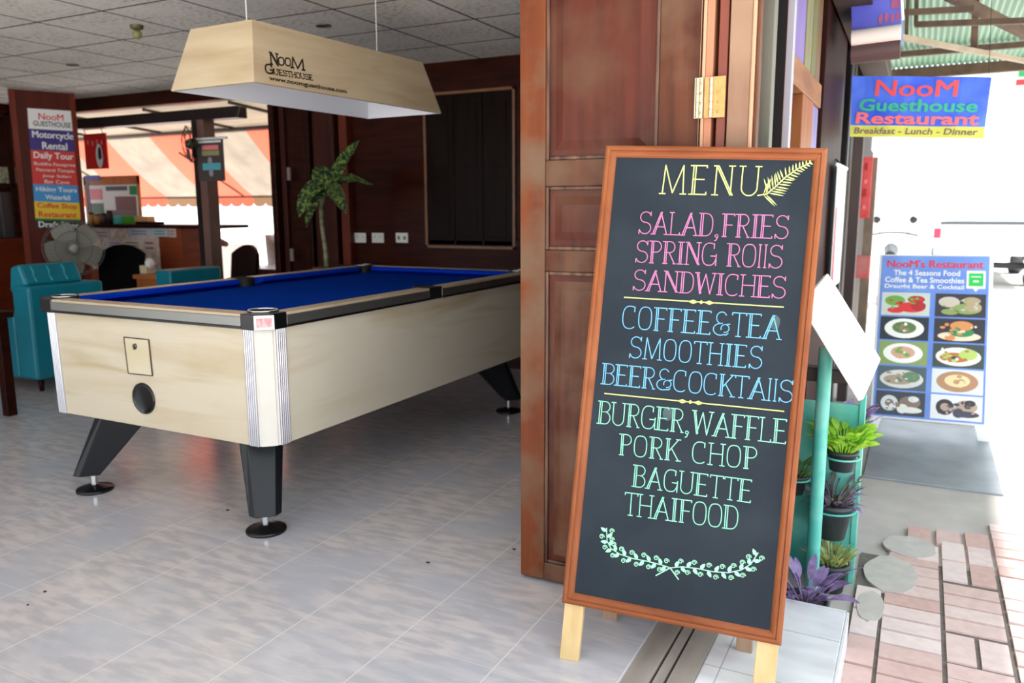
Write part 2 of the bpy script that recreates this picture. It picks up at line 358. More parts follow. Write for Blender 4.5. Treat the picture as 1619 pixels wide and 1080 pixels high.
gb = gridmat('wall boarding', '35130b', '4a1d10', '1c0904', 50, .145, 0, 0, .004, .33, (3, 3, 22))
b = MB().box((-5.25, 5.65, 0), (-.56, 5.78, 2.43)); b.box((-3.76, 5.635, .985), (-.56, 5.65, 1.02), 1); b.box((-4.43, 5.62, 0), (-.56, 5.65, .09), 1)
struct('wall_back', b, [darkboard, darkwood])
struct('wall_left', MB().box((-9.3, -3, 0), (-9.1, 5.8, 2.43)), darkboard)
b = MB().box((-9.3, 5.66, 2.3), (-.56, 5.78, 2.6)); struct('trim_header', b, darkwood)
b = MB().box((-8.6, 5.70, 2.13), (-5.815, 5.84, 2.235)); struct('beam_rear', b, mat('black brown beam', '150a07', '1e0f0a', .4, 0, (3, 20, 20)), .004)
b = MB().box((-4.52, 5.58, 0), (-4.435, 5.66, 2.43)); struct('trim_corner', b, mat('red brown post', '5a2415', '6a2c1b', .35, 0, (20, 20, 2)), .004)
# window in the back wall: dark shutters in a thin light frame
x0, x1, z0, z1 = -3.69, -2.85, .955, 2.2
b = MB()
for a, c in (((x0, 5.63, z0), (x1, 5.65, z0+.025)), ((x0, 5.63, z1-.025), (x1, 5.65, z1)), ((x0, 5.63, z0), (x0+.025, 5.65, z1)), ((x1-.025, 5.63, z0), (x1, 5.65, z1))): b.box(a, c)
wf = struct('window_1', b, mat('window frame wood', '6a3e1c', '7a4a22', .4, 0, (10, 10, 10)), .003)
sh = mat('window shutter', '140a07', '1c100b', .35, 0, (14, 14, 2))
for k in range(3):
    xa = x0+.03+k*.262; b = MB(); b.box((xa, 5.635, z0+.03), (xa+.258, 5.648, z1-.03)); b.box((xa+.05, 5.63, z0+.1), (xa+.208, 5.636, 1.52)); b.box((xa+.05, 5.63, 1.6), (xa+.208, 5.636, z1-.1))
    link('window_shutter', b, sh, wf, .006)

# street side wall beyond the doors
b = MB().box((-.56, 2.95, 0), (-.5, 9, 1.82)).box((-.56, 2.95, 1.82), (-.52, 9, 2.6)); struct('wall_right', b, facade_dk)
b = MB(); p = at(1243, 200, 'y', 2.75); b.box((p.x-.012, 2.74, 0), (p.x+.012, 2.77, 2.6)); struct('trim_pole', b, mat('bright metal pole', 'a9a6ae', rough=.35, metal=.3), .003)
p = at(1227, 200, 'y', 2.9); struct('gap_shade', MB().box((p.x-.06, 2.90, 0), (p.x+.03, 2.94, 2.6)), mat('painted gap shade', '0c0908', rough=.8), .003)  # near-black strip painted in for the shade inside the gap
p = at(1207, 200, 'y', 2.46); b = MB().box((p.x-.03, 2.46, 0), (p.x+.018, 2.51, 2.6)); struct('trim_jamb', b, mat('grey green jamb', '5c5a4e', '68665a', .55, 0, (20, 20, 3)), .003)
b = MB().box((-.52, 3.0, 1.72), (-.452, 3.95, 1.82)); struct('trim_transom', b, mat('bare transom wood', '74492c', '8c603e', .55, 0, (20, 3, 20)), .004)
b = MB().box((-.5, 3.4, 0), (-.455, 3.72, 1.72)); struct('trim_post', b, mat('orange post', '7c4726', '8c5632', .5, 0, (14, 14, 2)), .004)
b = MB().box((-.5, 3.78, 0), (-.465, 3.98, 1.72)); struct('trim_panel', b, mat('lilac panel', '666092', '7a72a0', .5, 0, (10, 10, 3)), .003)
slat_c = [('686a4e', '74765c'), ('66528e', '725e9a'), ('686440', '78744e'), ('565228', '646036'), ('64492f', '70553b')]
ys = [2.95, 3.19, 3.22, 3.47, 3.51, 3.68, 3.71, 3.85, 3.87, 4.0]
for k in range(5):
    b = MB().box((-.52, ys[2*k], 1.80), (-.47, ys[2*k+1], 2.62)); struct('trim_slat', b, mat('painted slat %d' % k, slat_c[k][0], slat_c[k][1], .5, 0, (14, 14, 3)), .004)
b = MB().box((-.52, 4.02, 0), (-.45, 5.0, 2.6)); struct('column_dark', b, mat('dark column', '271210', '301a17', .5, 0, (14, 14, 2)), .004)
b = MB().box((-.52, 5.3, 0), (-.44, 5.42, 2.6)); struct('trim_downpipe', b, mat('black pipe', '16120f', rough=.5), .01)
b = MB().bar((-.36, 2.6, 2.28), (-.36, 6.5, 2.20), .16, .10); b.bar((-.44, 2.6, 2.36), (-.44, 6.5, 2.28), .05, .16); struct('trim_eave', b, mat('eave board', '3c322d', '4a403a', .6, 0, (8, 3, 8)), .004)

# pavement, street
struct('ground', MB().box((-60, -40, -.5), (80, 140, -.26)), street_m)
struct('street', MB().box((.95, -30, -.3), (60, 120, -.2)), street_m)
struct('pavement', MB().box((-.6, -3, -.3), (.98, 14, -.135)), concrete)
bk = MB(); bed = MB()
def brick(x0, y0, x1, y1, g=.006):
    z = -.12+random.uniform(-.002, .002)
    bk.hexa([(x0+g/2, y0+g/2, -.17), (x1-g/2, y0+g/2, -.17), (x1-g/2, y1-g/2, -.17), (x0+g/2, y1-g/2, -.17)], [(x0+g/2+.003, y0+g/2+.003, z), (x1-g/2-.003, y0+g/2+.003, z), (x1-g/2-.003, y1-g/2-.003, z), (x0+g/2+.003, y1-g/2-.003, z)])
yy = -1.0
while yy < 3.0: brick(-.13, yy, -.036, yy+.192); yy += .195
yy = -1.02
while yy < 3.42: brick(-.035, yy, .155, yy+.096); yy += .0975
for y0, y1, kind in ((-1.0, 2.16, 0), (2.17, 2.46, 1), (2.46, 2.66, 0), (2.66, 2.87, 2), (2.87, 3.27, 0), (3.28, 3.68, 2)):
    yy = y0
    while yy < y1-.05:
        if kind: brick(.158, yy, .252, yy+.195); brick(.254, yy, .348, yy+.195); yy += .198
        else: brick(.158, yy, .348, yy+.096); yy += .0975
for k in range(3): brick(-.03+k*.097, 3.43, .06+k*.097, 3.6); 
for k in range(3): brick(.03+k*.11, 3.62+.02*k, .13+k*.11, 3.8+.02*k)
for col in range(3):
    yy = -1.0+.05*col; xa = .352+col*.196
    while yy < 3.95:
        if (int(yy*5)+col) % 4 == 0: brick(xa, yy, xa+.095, yy+.195); brick(xa+.097, yy, xa+.192, yy+.195); yy += .198
        else: brick(xa, yy, xa+.192, yy+.096); yy += .0975
struct('ground_brick_paving', bk, brick_m)
struct('ground_paving_bed', MB().box((-.131, -1.05, -.17), (.95, 3.42, -.128)), mortar)
b = MB(); n = 24
for k, (cx, cy, rx, ry) in enumerate(((-.015, 3.24, .095, .17), (.045, 3.55, .10, .115), (-.07, 2.93, .045, .12))):
    pts = [(cx+rx*math.cos(2*math.pi*i/n)*random.uniform(.93, 1.04), cy+ry*math.sin(2*math.pi*i/n)*random.uniform(.93, 1.04)) for i in range(n)]
    b.hexa([(x, y, -.13) for x, y in pts], [(x, y, -.1175) for x, y in pts])
struct('pavement_patch', b, mat('cement patch', 'b8afaa', 'c4bbb5', .9, 0, (20, 20, 20), bump=.3))
b = MB().box((-.19, 4.45, -.14), (.45, 5.75, -.122)); struct('pavement_cover', b, steel, .004)

# roof over the pavement
b = MB(); nn = 170; vs = []; x0, x1 = -.44, 2.12
for i in range(nn+1):
    x = x0+(x1-x0)*i/nn; dz = .014*math.cos(i*math.pi/3*2)
    vs += [(x, 2.5, 2.98+dz), (x, 9.0, 2.62+dz), (x, 2.5, 2.988+dz), (x, 9.0, 2.628+dz)]
b.add(vs, [(i*4, i*4+4, i*4+5, i*4+1) for i in range(nn)]+[(i*4+2, i*4+3, i*4+7, i*4+6) for i in range(nn)], 0, True)
struct('roof_canopy', b, roof_m)
def beam(name, *segs, m=rust):
    b = MB()
    for p, q, w, h in segs: b.bar(p, q, w, h)
    struct(name, b, m)
beam('beam_canopy', ((-.45, 9.0, 2.56), (2.3, 9.0, 2.58), .08, .10), ((-.45, 8.2, 2.62), (2.3, 8.2, 2.62), .05, .05))
beam('beam_canopy_light', (at(1420, 58, 'y', 5.6), at(1640, 100, 'y', 7.0), .035, .03), m=mat('pale pipe', '8a7a66', '9a8a74', .6, 0, (9, 9, 9)))
beam('beam_canopy_cross', (at(1425, 20, 'y', 5.9), at(1540, 14, 'y', 5.9), .03, .035), (at(1446, 39, 'y', 6.0), at(1640, 32, 'y', 6.0), .03, .035))
beam('beam_canopy_post', (at(1436, -30, 'y', 5.8), at(1433, 62, 'y', 5.8), .02, .02), (at(1450, -30, 'y', 6.0), at(1448, 40, 'y', 6.0), .025, .025), (at(1544, -30, 'y', 6.0), at(1540, 78, 'y', 6.4), .04, .04))
beam('beam_canopy_rafter', (at(1500, -8, 'y', 5.9), at(1640, 62, 'y', 6.6), .05, .06))

# terrace roof behind the room
b = MB().slab((-14, 5.8, 2.30), (-5.25, 5.8, 2.30), (-5.25, 7.05, 2.215), (-14, 7.05, 2.215), (0, 0, -.02))
struct('roof_terrace', b, mat('terrace sheet', 'cfc4b4', 'bdb2a4', .6, 0, (2, 12, 2), trans=.4))
segs = [((x, 5.8, 2.29), (x, 7.0, 2.205), .03, .03) for x in (-12, -10.8, -9.6, -8.4, -7.2, -6.0)]
beam('beam_terrace', ((-14, 6.98, 2.19), (-5.25, 6.98, 2.19), .05, .04), *segs, m=mat('terrace batten', '4a3c34', rough=.6))
b = MB().box((-5.28, 5.78, 0), (-5.16, 9, 2.43)); struct('wall_terrace', b, facade_dk)
print('setting ok')

# ------------------------------------------------------------------ pool table
TX, TY = -2.80, 3.325; hw, hl = .675, 1.165
t = thing('pool_table', (TX, TY, 0), 'pale wooden pool table with blue cloth standing on the tiled floor', 'pool table')
def octa(w, l, c, z): return [V((TX+x, TY+y, z)) for x, y in ((-w+c, -l), (w-c, -l), (w, -l+c), (w, l-c), (w-c, l), (-w+c, l), (-w, l-c), (-w, -l+c))]
zb, zt = .383, .835
lo, hi = octa(hw-.018, hl-.018, .055, zb), octa(hw-.012, hl-.012, .055, zt)
b = MB(); b.hexa(lo, hi)
for i, f in enumerate(b.f):
    if i-2 in (2, 6): b.m[i] = 1
    elif i-2 in (1, 3, 5, 7): b.m[i] = 2
post_m = mat('pale post', 'cfccc4', 'c6c2b8', .4, 0, (3, 3, 3))
# cut the return hole look: a recessed dark cup set into the front panel
link('cabinet', b, [palewood, laminate_side, post_m], t)
# corner posts: pale plate with fluted aluminium on each side
ctr = V((TX, TY, 0))
for ci, (e0, e1) in enumerate(((1, 2), (3, 4), (5, 6), (7, 0))):
    a0, a1, h0, h1 = lo[e0], lo[e1], hi[e0], hi[e1]
    nrm = ((a0+a1)/2-ctr); nrm.z = 0; nrm.normalize()
    pb = MB(); pb.slab(a0+(a1-a0)*.12, a1+(a0-a1)*.12, h1+(h0-h1)*.12, h0+(h1-h0)*.12, -nrm*.006)
    po = link('corner_post', pb, post_m, t)
    for (p, q, other, oh) in ((a0, h0, lo[(e0-1) % 8], hi[(e0-1) % 8]), (a1, h1, lo[(e1+1) % 8], hi[(e1+1) % 8])):
        d = (other-p).normalized(); up = (q-p).normalized(); nf = d.cross(up); nf = nf if nf.dot(p-ctr) > 0 else -nf
        ab = MB(); w_ = .052
        ab.slab(p-nf*.001, p+d*w_-nf*.001, q+d*w_-nf*.001, q-nf*.001, -nf*.004)
        for k in range(5):
            s = p+d*(.005+k*.0102); e = q+d*(.005+k*.0102)
            ab.tube([s+nf*.004, e+nf*.004], .0034, 6)
        link('aluminium_flute', ab, alu, po)
# front panel: hatch, return hole
def onfront(px, py):
    p0, n = (lo[0]+hi[0])/2, (lo[1]-lo[0]).cross(hi[0]-lo[0]).normalized()
    d = R_*((px-809.5)/F) + D_*((py-540)/F) + fwd
    return CAM + d*((p0-CAM).dot(n)/d.dot(n)), (n if n.y < 0 else -n)
c4 = [onfront(*q)[0] for q in ((197, 533), (236, 537), (242, 594), (204, 590))]; fn = onfront(200, 560)[1]
hb = MB(); hb.slab(c4[3]+fn*.003, c4[2]+fn*.003, c4[1]+fn*.003, c4[0]+fn*.003, fn*.002)
hx = link('coin_hatch', hb, mat('hatch laminate', 'd2c8b4', 'c4b898', .4, 0, (2, 2, 6)), t)
eb = MB()
for i in range(4): eb.bar(c4[i]+fn*.003, c4[(i+1) % 4]+fn*.003, .004, .004, fn)
link('hatch_edge', eb, mat('hatch line', '4a4440', rough=.4, metal=.6), hx)
kp, _ = onfront(215, 547); kb = MB().lathe(kp+fn*.002, [(.0001, .008), (.009, .008), (.011, 0)], 16, fn); kb.box(kp+V((-.003, -.012, -.014)), kp+V((.003, -.005, .002)))
link('lock', kb, mat('lock metal', '5a5650', rough=.3, metal=.9), hx)
rp, _ = onfront(228, 630)
rb = MB().lathe(rp, [(.0001, .0035), (.052, .003), (.056, .004), (.062, .008), (.066, .006), (.067, 0)], 32, fn); link('ball_return', rb, mat('return rubber', '060606', rough=.18), t)
# rails
zr = .895
def fr(x, y, z): return V((TX+x, TY+y, z))
railtop = mat('rail laminate', 'a8987f', 'b8a88e', .35, 0, (3, 3, 3))
g = .115
for nm, ax in (('near', 'x-'), ('far', 'x+')):
    s = -1 if nm == 'near' else 1
    b = MB(); y0, y1 = s*hl, s*(hl-.075)
    b.box(fr(-hw+g, y0, .842), fr(hw-g, y1, zr), 1); b.box(fr(-hw+g, y0+s*.004, .848), fr(hw-g, y0, .885)); b.box(fr(-hw+g+.001, y0+s*.005, .838), fr(hw-g-.001, y0-s*.01, .848), 2)
    link('end_rail', b, [alu_dull, railtop, black], t, .003)
    c = MB(); yy0 = s*(hl-.075); yy1 = s*(hl-.125)
    c.hexa([fr(-hw+g+.02, yy0, .85), fr(hw-g-.02, yy0, .85), fr(hw-g-.07, yy1, .872), fr(-hw+g+.07, yy1, .872)], [fr(-hw+g+.02, yy0, zr-.002), fr(hw-g-.02, yy0, zr-.002), fr(hw-g-.07, yy1, .886), fr(-hw+g+.07, yy1, .886)])
    link('end_cushion', c, cushion_m, t)
for s in (-1, 1):
    for k in (-1, 1):
        ya, yb = (.055, hl-g) if k > 0 else (-hl+g, -.055)
        b = MB(); x0, x1 = s*hw, s*(hw-.075)
        b.box(fr(x0, ya, .842), fr(x1, yb, zr), 1); b.box(fr(x0+s*.004, ya, .848), fr(x0, yb, .885)); b.box(fr(x0+s*.005, ya+.001, .838), fr(x0-s*.01, yb-.001, .848), 2)
        link('side_rail', b, [alu_dull, railtop, black], t, .003)
        c = MB(); xx0 = s*(hw-.075); xx1 = s*(hw-.125); a_, b_ = ((.06, hl-g-.02) if k > 0 else (-hl+g+.02, -.06)); a2, b2 = ((.09, hl-g-.07) if k > 0 else (-hl+g+.07, -.09))
        c.hexa([fr(xx0, a_, .85), fr(xx0, b_, .85), fr(xx1, b2, .872), fr(xx1, a2, .872)], [fr(xx0, a_, zr-.002), fr(xx0, b_, zr-.002), fr(xx1, b2, .886), fr(xx1, a2, .886)])
        link('side_cushion', c, cushion_m, t)
link('bed', MB().box(fr(-hw+.07, -hl+.07, .82), fr(hw-.07, hl-.07, .852)), cloth, t)
castm = mat('grey black casting', '3a3734', '45413d', .3, .3, (9, 9, 9))
for sx in (-1, 1):
    for sy in (-1, 1):
        b = MB(); k = .045
        P = [(hw-g, hl), (hw-k, hl), (hw, hl-k), (hw, hl-g), (hw-.075, hl-g), (hw-g, hl-.075)]
        P = [fr(sx*(x+.004*(x > hw-.1)), sy*(y+.004*(y > hl-.1)), 0) for x, y in P]
        if sx*sy < 0: P = P[::-1]
        b.hexa([p+V((0, 0, .836)) for p in P], [p+V((0, 0, .897)) for p in P])
        for i in range(2, 8): b.m[i] = 1
        cc = link('corner_casting', b, [castm, black], t, .003)
        q = fr(sx*(hw-.085), sy*(hl-.085), 0)
        pb = MB().lathe(q, [(.001, .80), (.052, .80), (.058, .84), (.058, .90), (.052, .9005), (.05, .86), (.001, .853)], 24); link('corner_pocket', pb, pocket_m, t)
        rb = MB(); rb.ring(q+V((0, 0, .901)), (0, 0, 1), .055, .0035, 28); link('pocket_rim', rb, chrome, cc)
        if sx > 0 and sy < 0:
            nb = MB(); nn_ = V((1, -1, 0)).normalized(); pa, pq = fr(hw-k+.0, -hl-.006, 0), fr(hw+.006, -hl+k, 0)
            nb.slab(pa+V((0, 0, .838))+nn_*.003, pq+V((0, 0, .838))+nn_*.003, pq+V((0, 0, .892))+nn_*.003, pa+V((0, 0, .892))+nn_*.003, nn_*.003)
            e = (pq-pa); nb.slab(pa+e*.12+V((0, 0, .848))+nn_*.005, pa+e*.88+V((0, 0, .848))+nn_*.005, pa+e*.88+V((0, 0, .882))+nn_*.005, pa+e*.12+V((0, 0, .882))+nn_*.005, nn_*.001, 1)
            link('name_plate', nb, [mat('plate white', 'e6e4e2', rough=.3), mat('plate pink', 'd9a3a4', 'cf6f74', .4, 0, (90, 90, 30), .4, .6)], cc)
for s in (-1, 1):
    q = fr(s*(hw-.07), 0, 0)
    b = MB().lathe(q, [(.001, .80), (.05, .80), (.055, .84), (.055, .8985), (.05, .899), (.048, .86), (.001, .853)], 24); b.box(fr(s*(hw+.003), -.054, .84), fr(s*(hw-.03), .054, .897))
    link('side_pocket', b, pocket_m, t)
# splayed legs on levelling feet
for sx in (-1, 1):
    for sy in (-1, 1):
        o = fr(sx*(hw-.148), sy*(hl-.1), 0); dg = V((sx, sy, 0)).normalized(); pr = V((-dg.y, dg.x, 0))
        def ring_(s_in, s_out, w, z): return [o+dg*s_out+pr*(w*.62)+V((0, 0, z)), o+dg*(s_out-.03)+pr*w+V((0, 0, z)), o+dg*s_in+pr*w+V((0, 0, z)), o+dg*s_in-pr*w+V((0, 0, z)), o+dg*(s_out-.03)-pr*w+V((0, 0, z)), o+dg*s_out-pr*(w*.62)+V((0, 0, z))]
        b = MB().hexa(ring_(-.035, .08, .062, .085), ring_(-.30, -.05, .088, zb+.005)); lg = link('leg', b, blackleg, t, .004)
        link('foot_stem', MB().lathe(o, [(.015, .02), (.015, .09)], 16), chrome, lg)
        link('foot_disc', MB().lathe(o, [(.0001, .03), (.02, .028), (.05, .016), (.078, .012), (.08, .008), (.08, 0), (.0001, 0)], 36), black, lg)

# ------------------------------------------------------------------ pool lamp
zl0, zl1 = 1.81, 2.08
B = [V((-2.555, 2.617, zl0)), V((-2.469, 3.958, zl0)), V((-2.97, 3.99, zl0)), V((-3.08, 2.636, zl0))]
B[2] = B[1]+(B[3]-B[0])
cB = sum(B, V())/4; T = [cB+(p-cB)*.74+V((0, 0, zl1-zl0)) for p in B]
dl, dw = (B[1]-B[0]).normalized(), (B[3]-B[0]).normalized()
T = [B[0]+dl*.07+dw*.07, B[1]-dl*.07+dw*.07, B[2]-dl*.07-dw*.07, B[3]+dl*.07-dw*.07]; T = [V((p.x, p.y, zl1)) for p in T]
lamp = thing('pool_lamp', cB, 'long pale wooden lamp box hanging from the ceiling over the pool table', 'lamp')
b = MB(); n = .012
for i in range(4):
    j = (i+1) % 4; a, c, d, e = B[i], B[j], T[j], T[i]
    nv = (c-a).cross(e-a).normalized(); nv = nv if nv.dot((a+c)/2-cB) > 0 else -nv
    b.hexa([p-nv*n for p in (a, c, d, e)], [p for p in (a, c, d, e)])
    f0 = len(b.f)-6; b.m[f0] = 1
b.hexa([p-V((0, 0, .012)) for p in T], T); b.m[len(b.f)-6] = 1
link('lamp_shade', b, [lampwood, white_in], lamp)
# lettering on the long side
def onside(px, py):
    p0, nv = B[0], (B[1]-B[0]).cross(T[0]-B[0]).normalized()
    nv = nv if nv.x > 0 else -nv
    d = R_*((px-809.5)/F) + D_*((py-540)/F) + fwd
    return CAM + d*((p0-CAM).dot(nv)/d.dot(nv)) + nv*.002
lb = MB(); sc_ = 180/1619
def LS(x, y): return onside(400+x*sc_, 60+y*sc_)
def serif_line(mb, s, bl, br, tl, w, mi=0, first=None):
    u, v = br-bl, tl-bl; L_ = u.length; h = v.length
    def tf(x, y): return bl+u*(x/L_)+v*(y/h)
    chalk(mb, s, (0, 0), (L_, 0), h, tf, w, mi=mi)
serif_line(lb, 'N', LS(240, 370), LS(362, 396), LS(226, 205), .008); serif_line(lb, 'OO', LS(360, 385), LS(535, 402), LS(353, 275), .007); serif_line(lb, 'M', LS(540, 420), LS(725, 460), LS(535, 272), .009)
serif_line(lb, 'G', LS(172, 495), LS(285, 515), LS(165, 370), .008); serif_line(lb, 'UESTHOUSE', LS(300, 520), LS(850, 605), LS(285, 442), .0045)
o_ = LS(232, 622); u_, v_ = LS(1335, 810)-o_, LS(216, 535)-o_; write(lb, 'www.noomguesthouse.com', o_, u_, v_, .03)
link('lettering', lb, print_k, lamp)
q1, q2 = (T[0]+T[3])/2+dl*.15, (T[1]+T[2])/2-dl*.15
for q in (q1, q2): link('hanger', MB().tube([q+V((0, 0, .01)), V((q.x, q.y, 2.43))], .003, 6).box(q-V((.02, .02, 0)), q+V((.02, .02, .012))), print_w, lamp)
fb = MB(); a = cB+V((0, 0, .2)); fb.tube([a-dl*.5, a+dl*.5], .018, 10); link('light_tube', fb, mat('unlit tube', 'eef2f6', rough=.3), lamp)
print('table ok')

# ------------------------------------------------------------------ folded front door
YD = 2.35; DS = YD/2.29
def DX(x): return x*DS
def DZ(z): return 1.28+(z-1.28)*DS
ds = tag(link('door_1', MB().box((-1.142*DS, YD+.012, .012), (-.585*DS, YD+.03, 2.35)), doorwood2), kind='structure')
def dpart(name, boxes, m, bev=.004):
    b = MB()
    for a, c in boxes: b.box(a, c)
    return link(name, b, m, ds, bev)
xL0, xL1, xR0, xR1 = DX(-1.142), DX(-1.055), DX(-.70), DX(-.585)
dpart('door_stile', [((xL0, YD, .012), (xL1, YD+.042, 2.35))], dooredge)
dpart('door_stile', [((xR0, YD, .012), (xR1, YD+.042, 2.35))], doorwood)
dpart('door_rail', [((xL1, YD, .012), (xR0, YD+.042, DZ(.105)))], doorwood)
dpart('door_rail', [((xL1, YD, DZ(1.083)), (xR0, YD+.042, DZ(1.15)))], doorwood)
dpart('door_rail', [((xL1, YD, DZ(1.346)), (xR0, YD+.042, DZ(1.425)))], doorwood)
dpart('door_rail', [((xL1, YD, 2.24), (xR0, YD+.042, 2.35))], doorwood)
molding = mat('door molding', '381a0e', '74543f', .45, 0, (40, 40, 4), .35, .7)
for z0, z1, m in ((DZ(.105), DZ(1.083), doorwood), (DZ(1.15), DZ(1.346), doorwood2), (DZ(1.425), 2.24, doorwood2)):
    b = MB(); f = .028
    b.hexa([(xL1+f, YD+.013, z0+f), (xR0-f, YD+.013, z0+f), (xR0-f, YD+.013, z1-f), (xL1+f, YD+.013, z1-f)][::-1], [(xL1+f+.03, YD+.004, z0+f+.03), (xR0-f-.03, YD+.004, z0+f+.03), (xR0-f-.03, YD+.004, z1-f-.03), (xL1+f+.03, YD+.004, z1-f-.03)][::-1])
    link('door_panel', b, m, ds)
    b = MB()
    for a, c in (((xL1, YD+.003, z0), (xL1+.012, YD+.014, z1)), ((xR0-.012, YD+.003, z0), (xR0, YD+.014, z1)), ((xL1+.012, YD+.003, z0), (xR0-.012, YD+.014, z0+.012)), ((xL1+.012, YD+.003, z1-.012), (xR0-.012, YD+.014, z1))): b.box(a, c)
    link('door_molding', b, molding, ds, .004)
# the next leaves of the stack, seen edge on
leafedge = mat('pale worn edge', 'b08464', 'c69c7c', .5, 0, (20, 20, 2), .3, .7)
def xs(px): return at(px, 150, 'y', YD+.01).x
b = MB().box((xs(1102), YD+.004, .012), (xs(1106.5), YD+.05, 2.35)).box((xs(1110), YD-.002, .012), (xs(1115), YD+.05, 2.35)); b.box((xs(1106.5), YD+.02, .012), (xs(1110), YD+.05, 2.35), 1)
struct('door_2', b, [leafedge, darkwood], .002)
b = MB().box((xs(1115), YD, .012), (xs(1127), YD+.55, 2.35)); struct('door_3', b, mat('salmon worn edge', 'a8684a', 'b87c5c', .5, 0, (20, 20, 2), .3, .7), .003)
b = MB().box((xs(1134), YD+.004, .012), (xs(1149), YD+.55, 2.35)); struct('door_4', b, mat('red brown leaf', '6a2a18', '7c3822', .4, 0, (20, 20, 2), .3, .7), .003)
b = MB().box((xs(1152), YD-.004, .012), (xs(1187), YD+.05, 2.35)); b.box((xs(1187), YD-.008, .012), (xs(1192), YD+.05, 2.35), 1); b.box((xs(1192), YD+.01, .012), (xs(1198), YD+.05, 2.35), 2)
struct('door_frame', b, [mat('grey worn jamb', '8a6a52', '7a5440', .55, 0, (24, 24, 2), .3, .7, 8, 0, c3='96765c', s3=4), leafedge, doorwood], .003)
b = MB().box((-.62, YD+.56, .005), (-.5, YD+.6, 2.35)); struct('door_stop', b, darkwood)
for k, (xa, xb, xc) in enumerate(((1100.5, 1106, 1114), (1116, 1127, 1149))):
    h = thing('door_hinge', (xs(xb), YD, DZ(1.525)), ('steel butt hinge on the stile of the panelled brown door', 'copper coloured butt hinge right of the steel hinge on the door stack')[k], 'hinge', 'hinges of the folded door')
    m = hinge_m if k == 0 else mat('copper hinge', 'c48a50', 'd09a62', .4, .5, (60, 60, 60))
    b = MB().box((xs(xa), YD-.009, DZ(1.525)), (xs(xb), YD-.003, DZ(1.635))).box((xs(xb), YD-.009, DZ(1.525)), (xs(xc), YD-.003, DZ(1.635))); link('hinge_plate', b, m, h, .001)
    b = MB()
    for q in range(5): b.tube([(xs(xb), YD-.012, DZ(1.526)+q*.022), (xs(xb), YD-.012, DZ(1.5465)+q*.022)], .006, 10)
    link('hinge_knuckle', b, hinge_m, h)
    b = MB()
    for q in range(4): b.lathe((xs((xb+xc)/2), YD-.009, DZ(1.54)+q*.027), [(.004, 0), (.003, .002), (.0001, .002)], 10, (0, -1, 0))
    link('screw', b, brass, h)

# ------------------------------------------------------------------ blackboard menu stand
def RM(a, b_, c):
    return (Matrix.Rotation(a, 3, 'Z') @ Matrix.Rotation(b_, 3, 'X') @ Matrix.Rotation(c, 3, 'Y'))
BS = .985                                                   # the stand's distance against the door behind it
BW, BH = .608*BS, 1.342*BS
M3 = RM(math.radians(8.722), math.radians(-11.417), math.radians(2.33)); BO = CAM + (V((-.860, 1.998, .145))-CAM)*BS
def bp(u, v, n=0): return BO + M3 @ V((u, -n, v))
def bpx(px, py):
    """pixel -> (u, v) on the board face"""
    nv = M3 @ V((0, -1, 0)); d = R_*((px-809.5)/F) + D_*((py-540)/F) + fwd
    p = CAM + d*((BO-CAM).dot(nv)/d.dot(nv)); q = M3.transposed() @ (p-BO); return (q.x, q.z)
ab = thing('menu_board', (-.56, 2.1, 0), 'tall black chalk menu board with brown wood frame on pale pine legs', 'menu board')
fw = .0315
def mold(b, p0, p1, q0, q1):
    """mitred frame piece from outer edge p0-p1 to inner edge q0-q1, stepped profile"""
    prof = ((0, -.028), (0, .006), (.2, .010), (.42, .010), (.52, .004), (.72, .004), (.86, .001), (1, -.004), (1, -.028))
    vs = []
    for t_, n_ in prof:
        for a, c in ((p0, q0), (p1, q1)):
            vs.append(bp(a[0]+(c[0]-a[0])*t_, a[1]+(c[1]-a[1])*t_, n_))
    k = len(prof)
    b.add(vs, [(2*i, 2*i+1, 2*((i+1) % k)+1, 2*((i+1) % k)) for i in range(k)]+[tuple(range(0, 2*k, 2)), tuple(range(1, 2*k, 2))[::-1]])
O = [(0, 0), (BW, 0), (BW, BH), (0, BH)]; I = [(fw, fw), (BW-fw, fw), (BW-fw, BH-fw), (fw, BH-fw)]
fo = None
for i in range(4):
    j = (i+1) % 4; b = MB(); mold(b, O[i], O[j], I[i], I[j]); link('frame', b, frame_x if i in (0, 2) else frame_m, ab)
pan = link('board_panel', MB().slab(bp(fw-.006, fw-.006, -.004), bp(BW-fw+.006, fw-.006, -.004), bp(BW-fw+.006, BH-fw+.006, -.004), bp(fw-.006, BH-fw+.006, -.004), (M3 @ V((0, -1, 0)))*.012), slate, ab)
CH = -.0032
def tfb(x, y): return bp(x, y, CH)
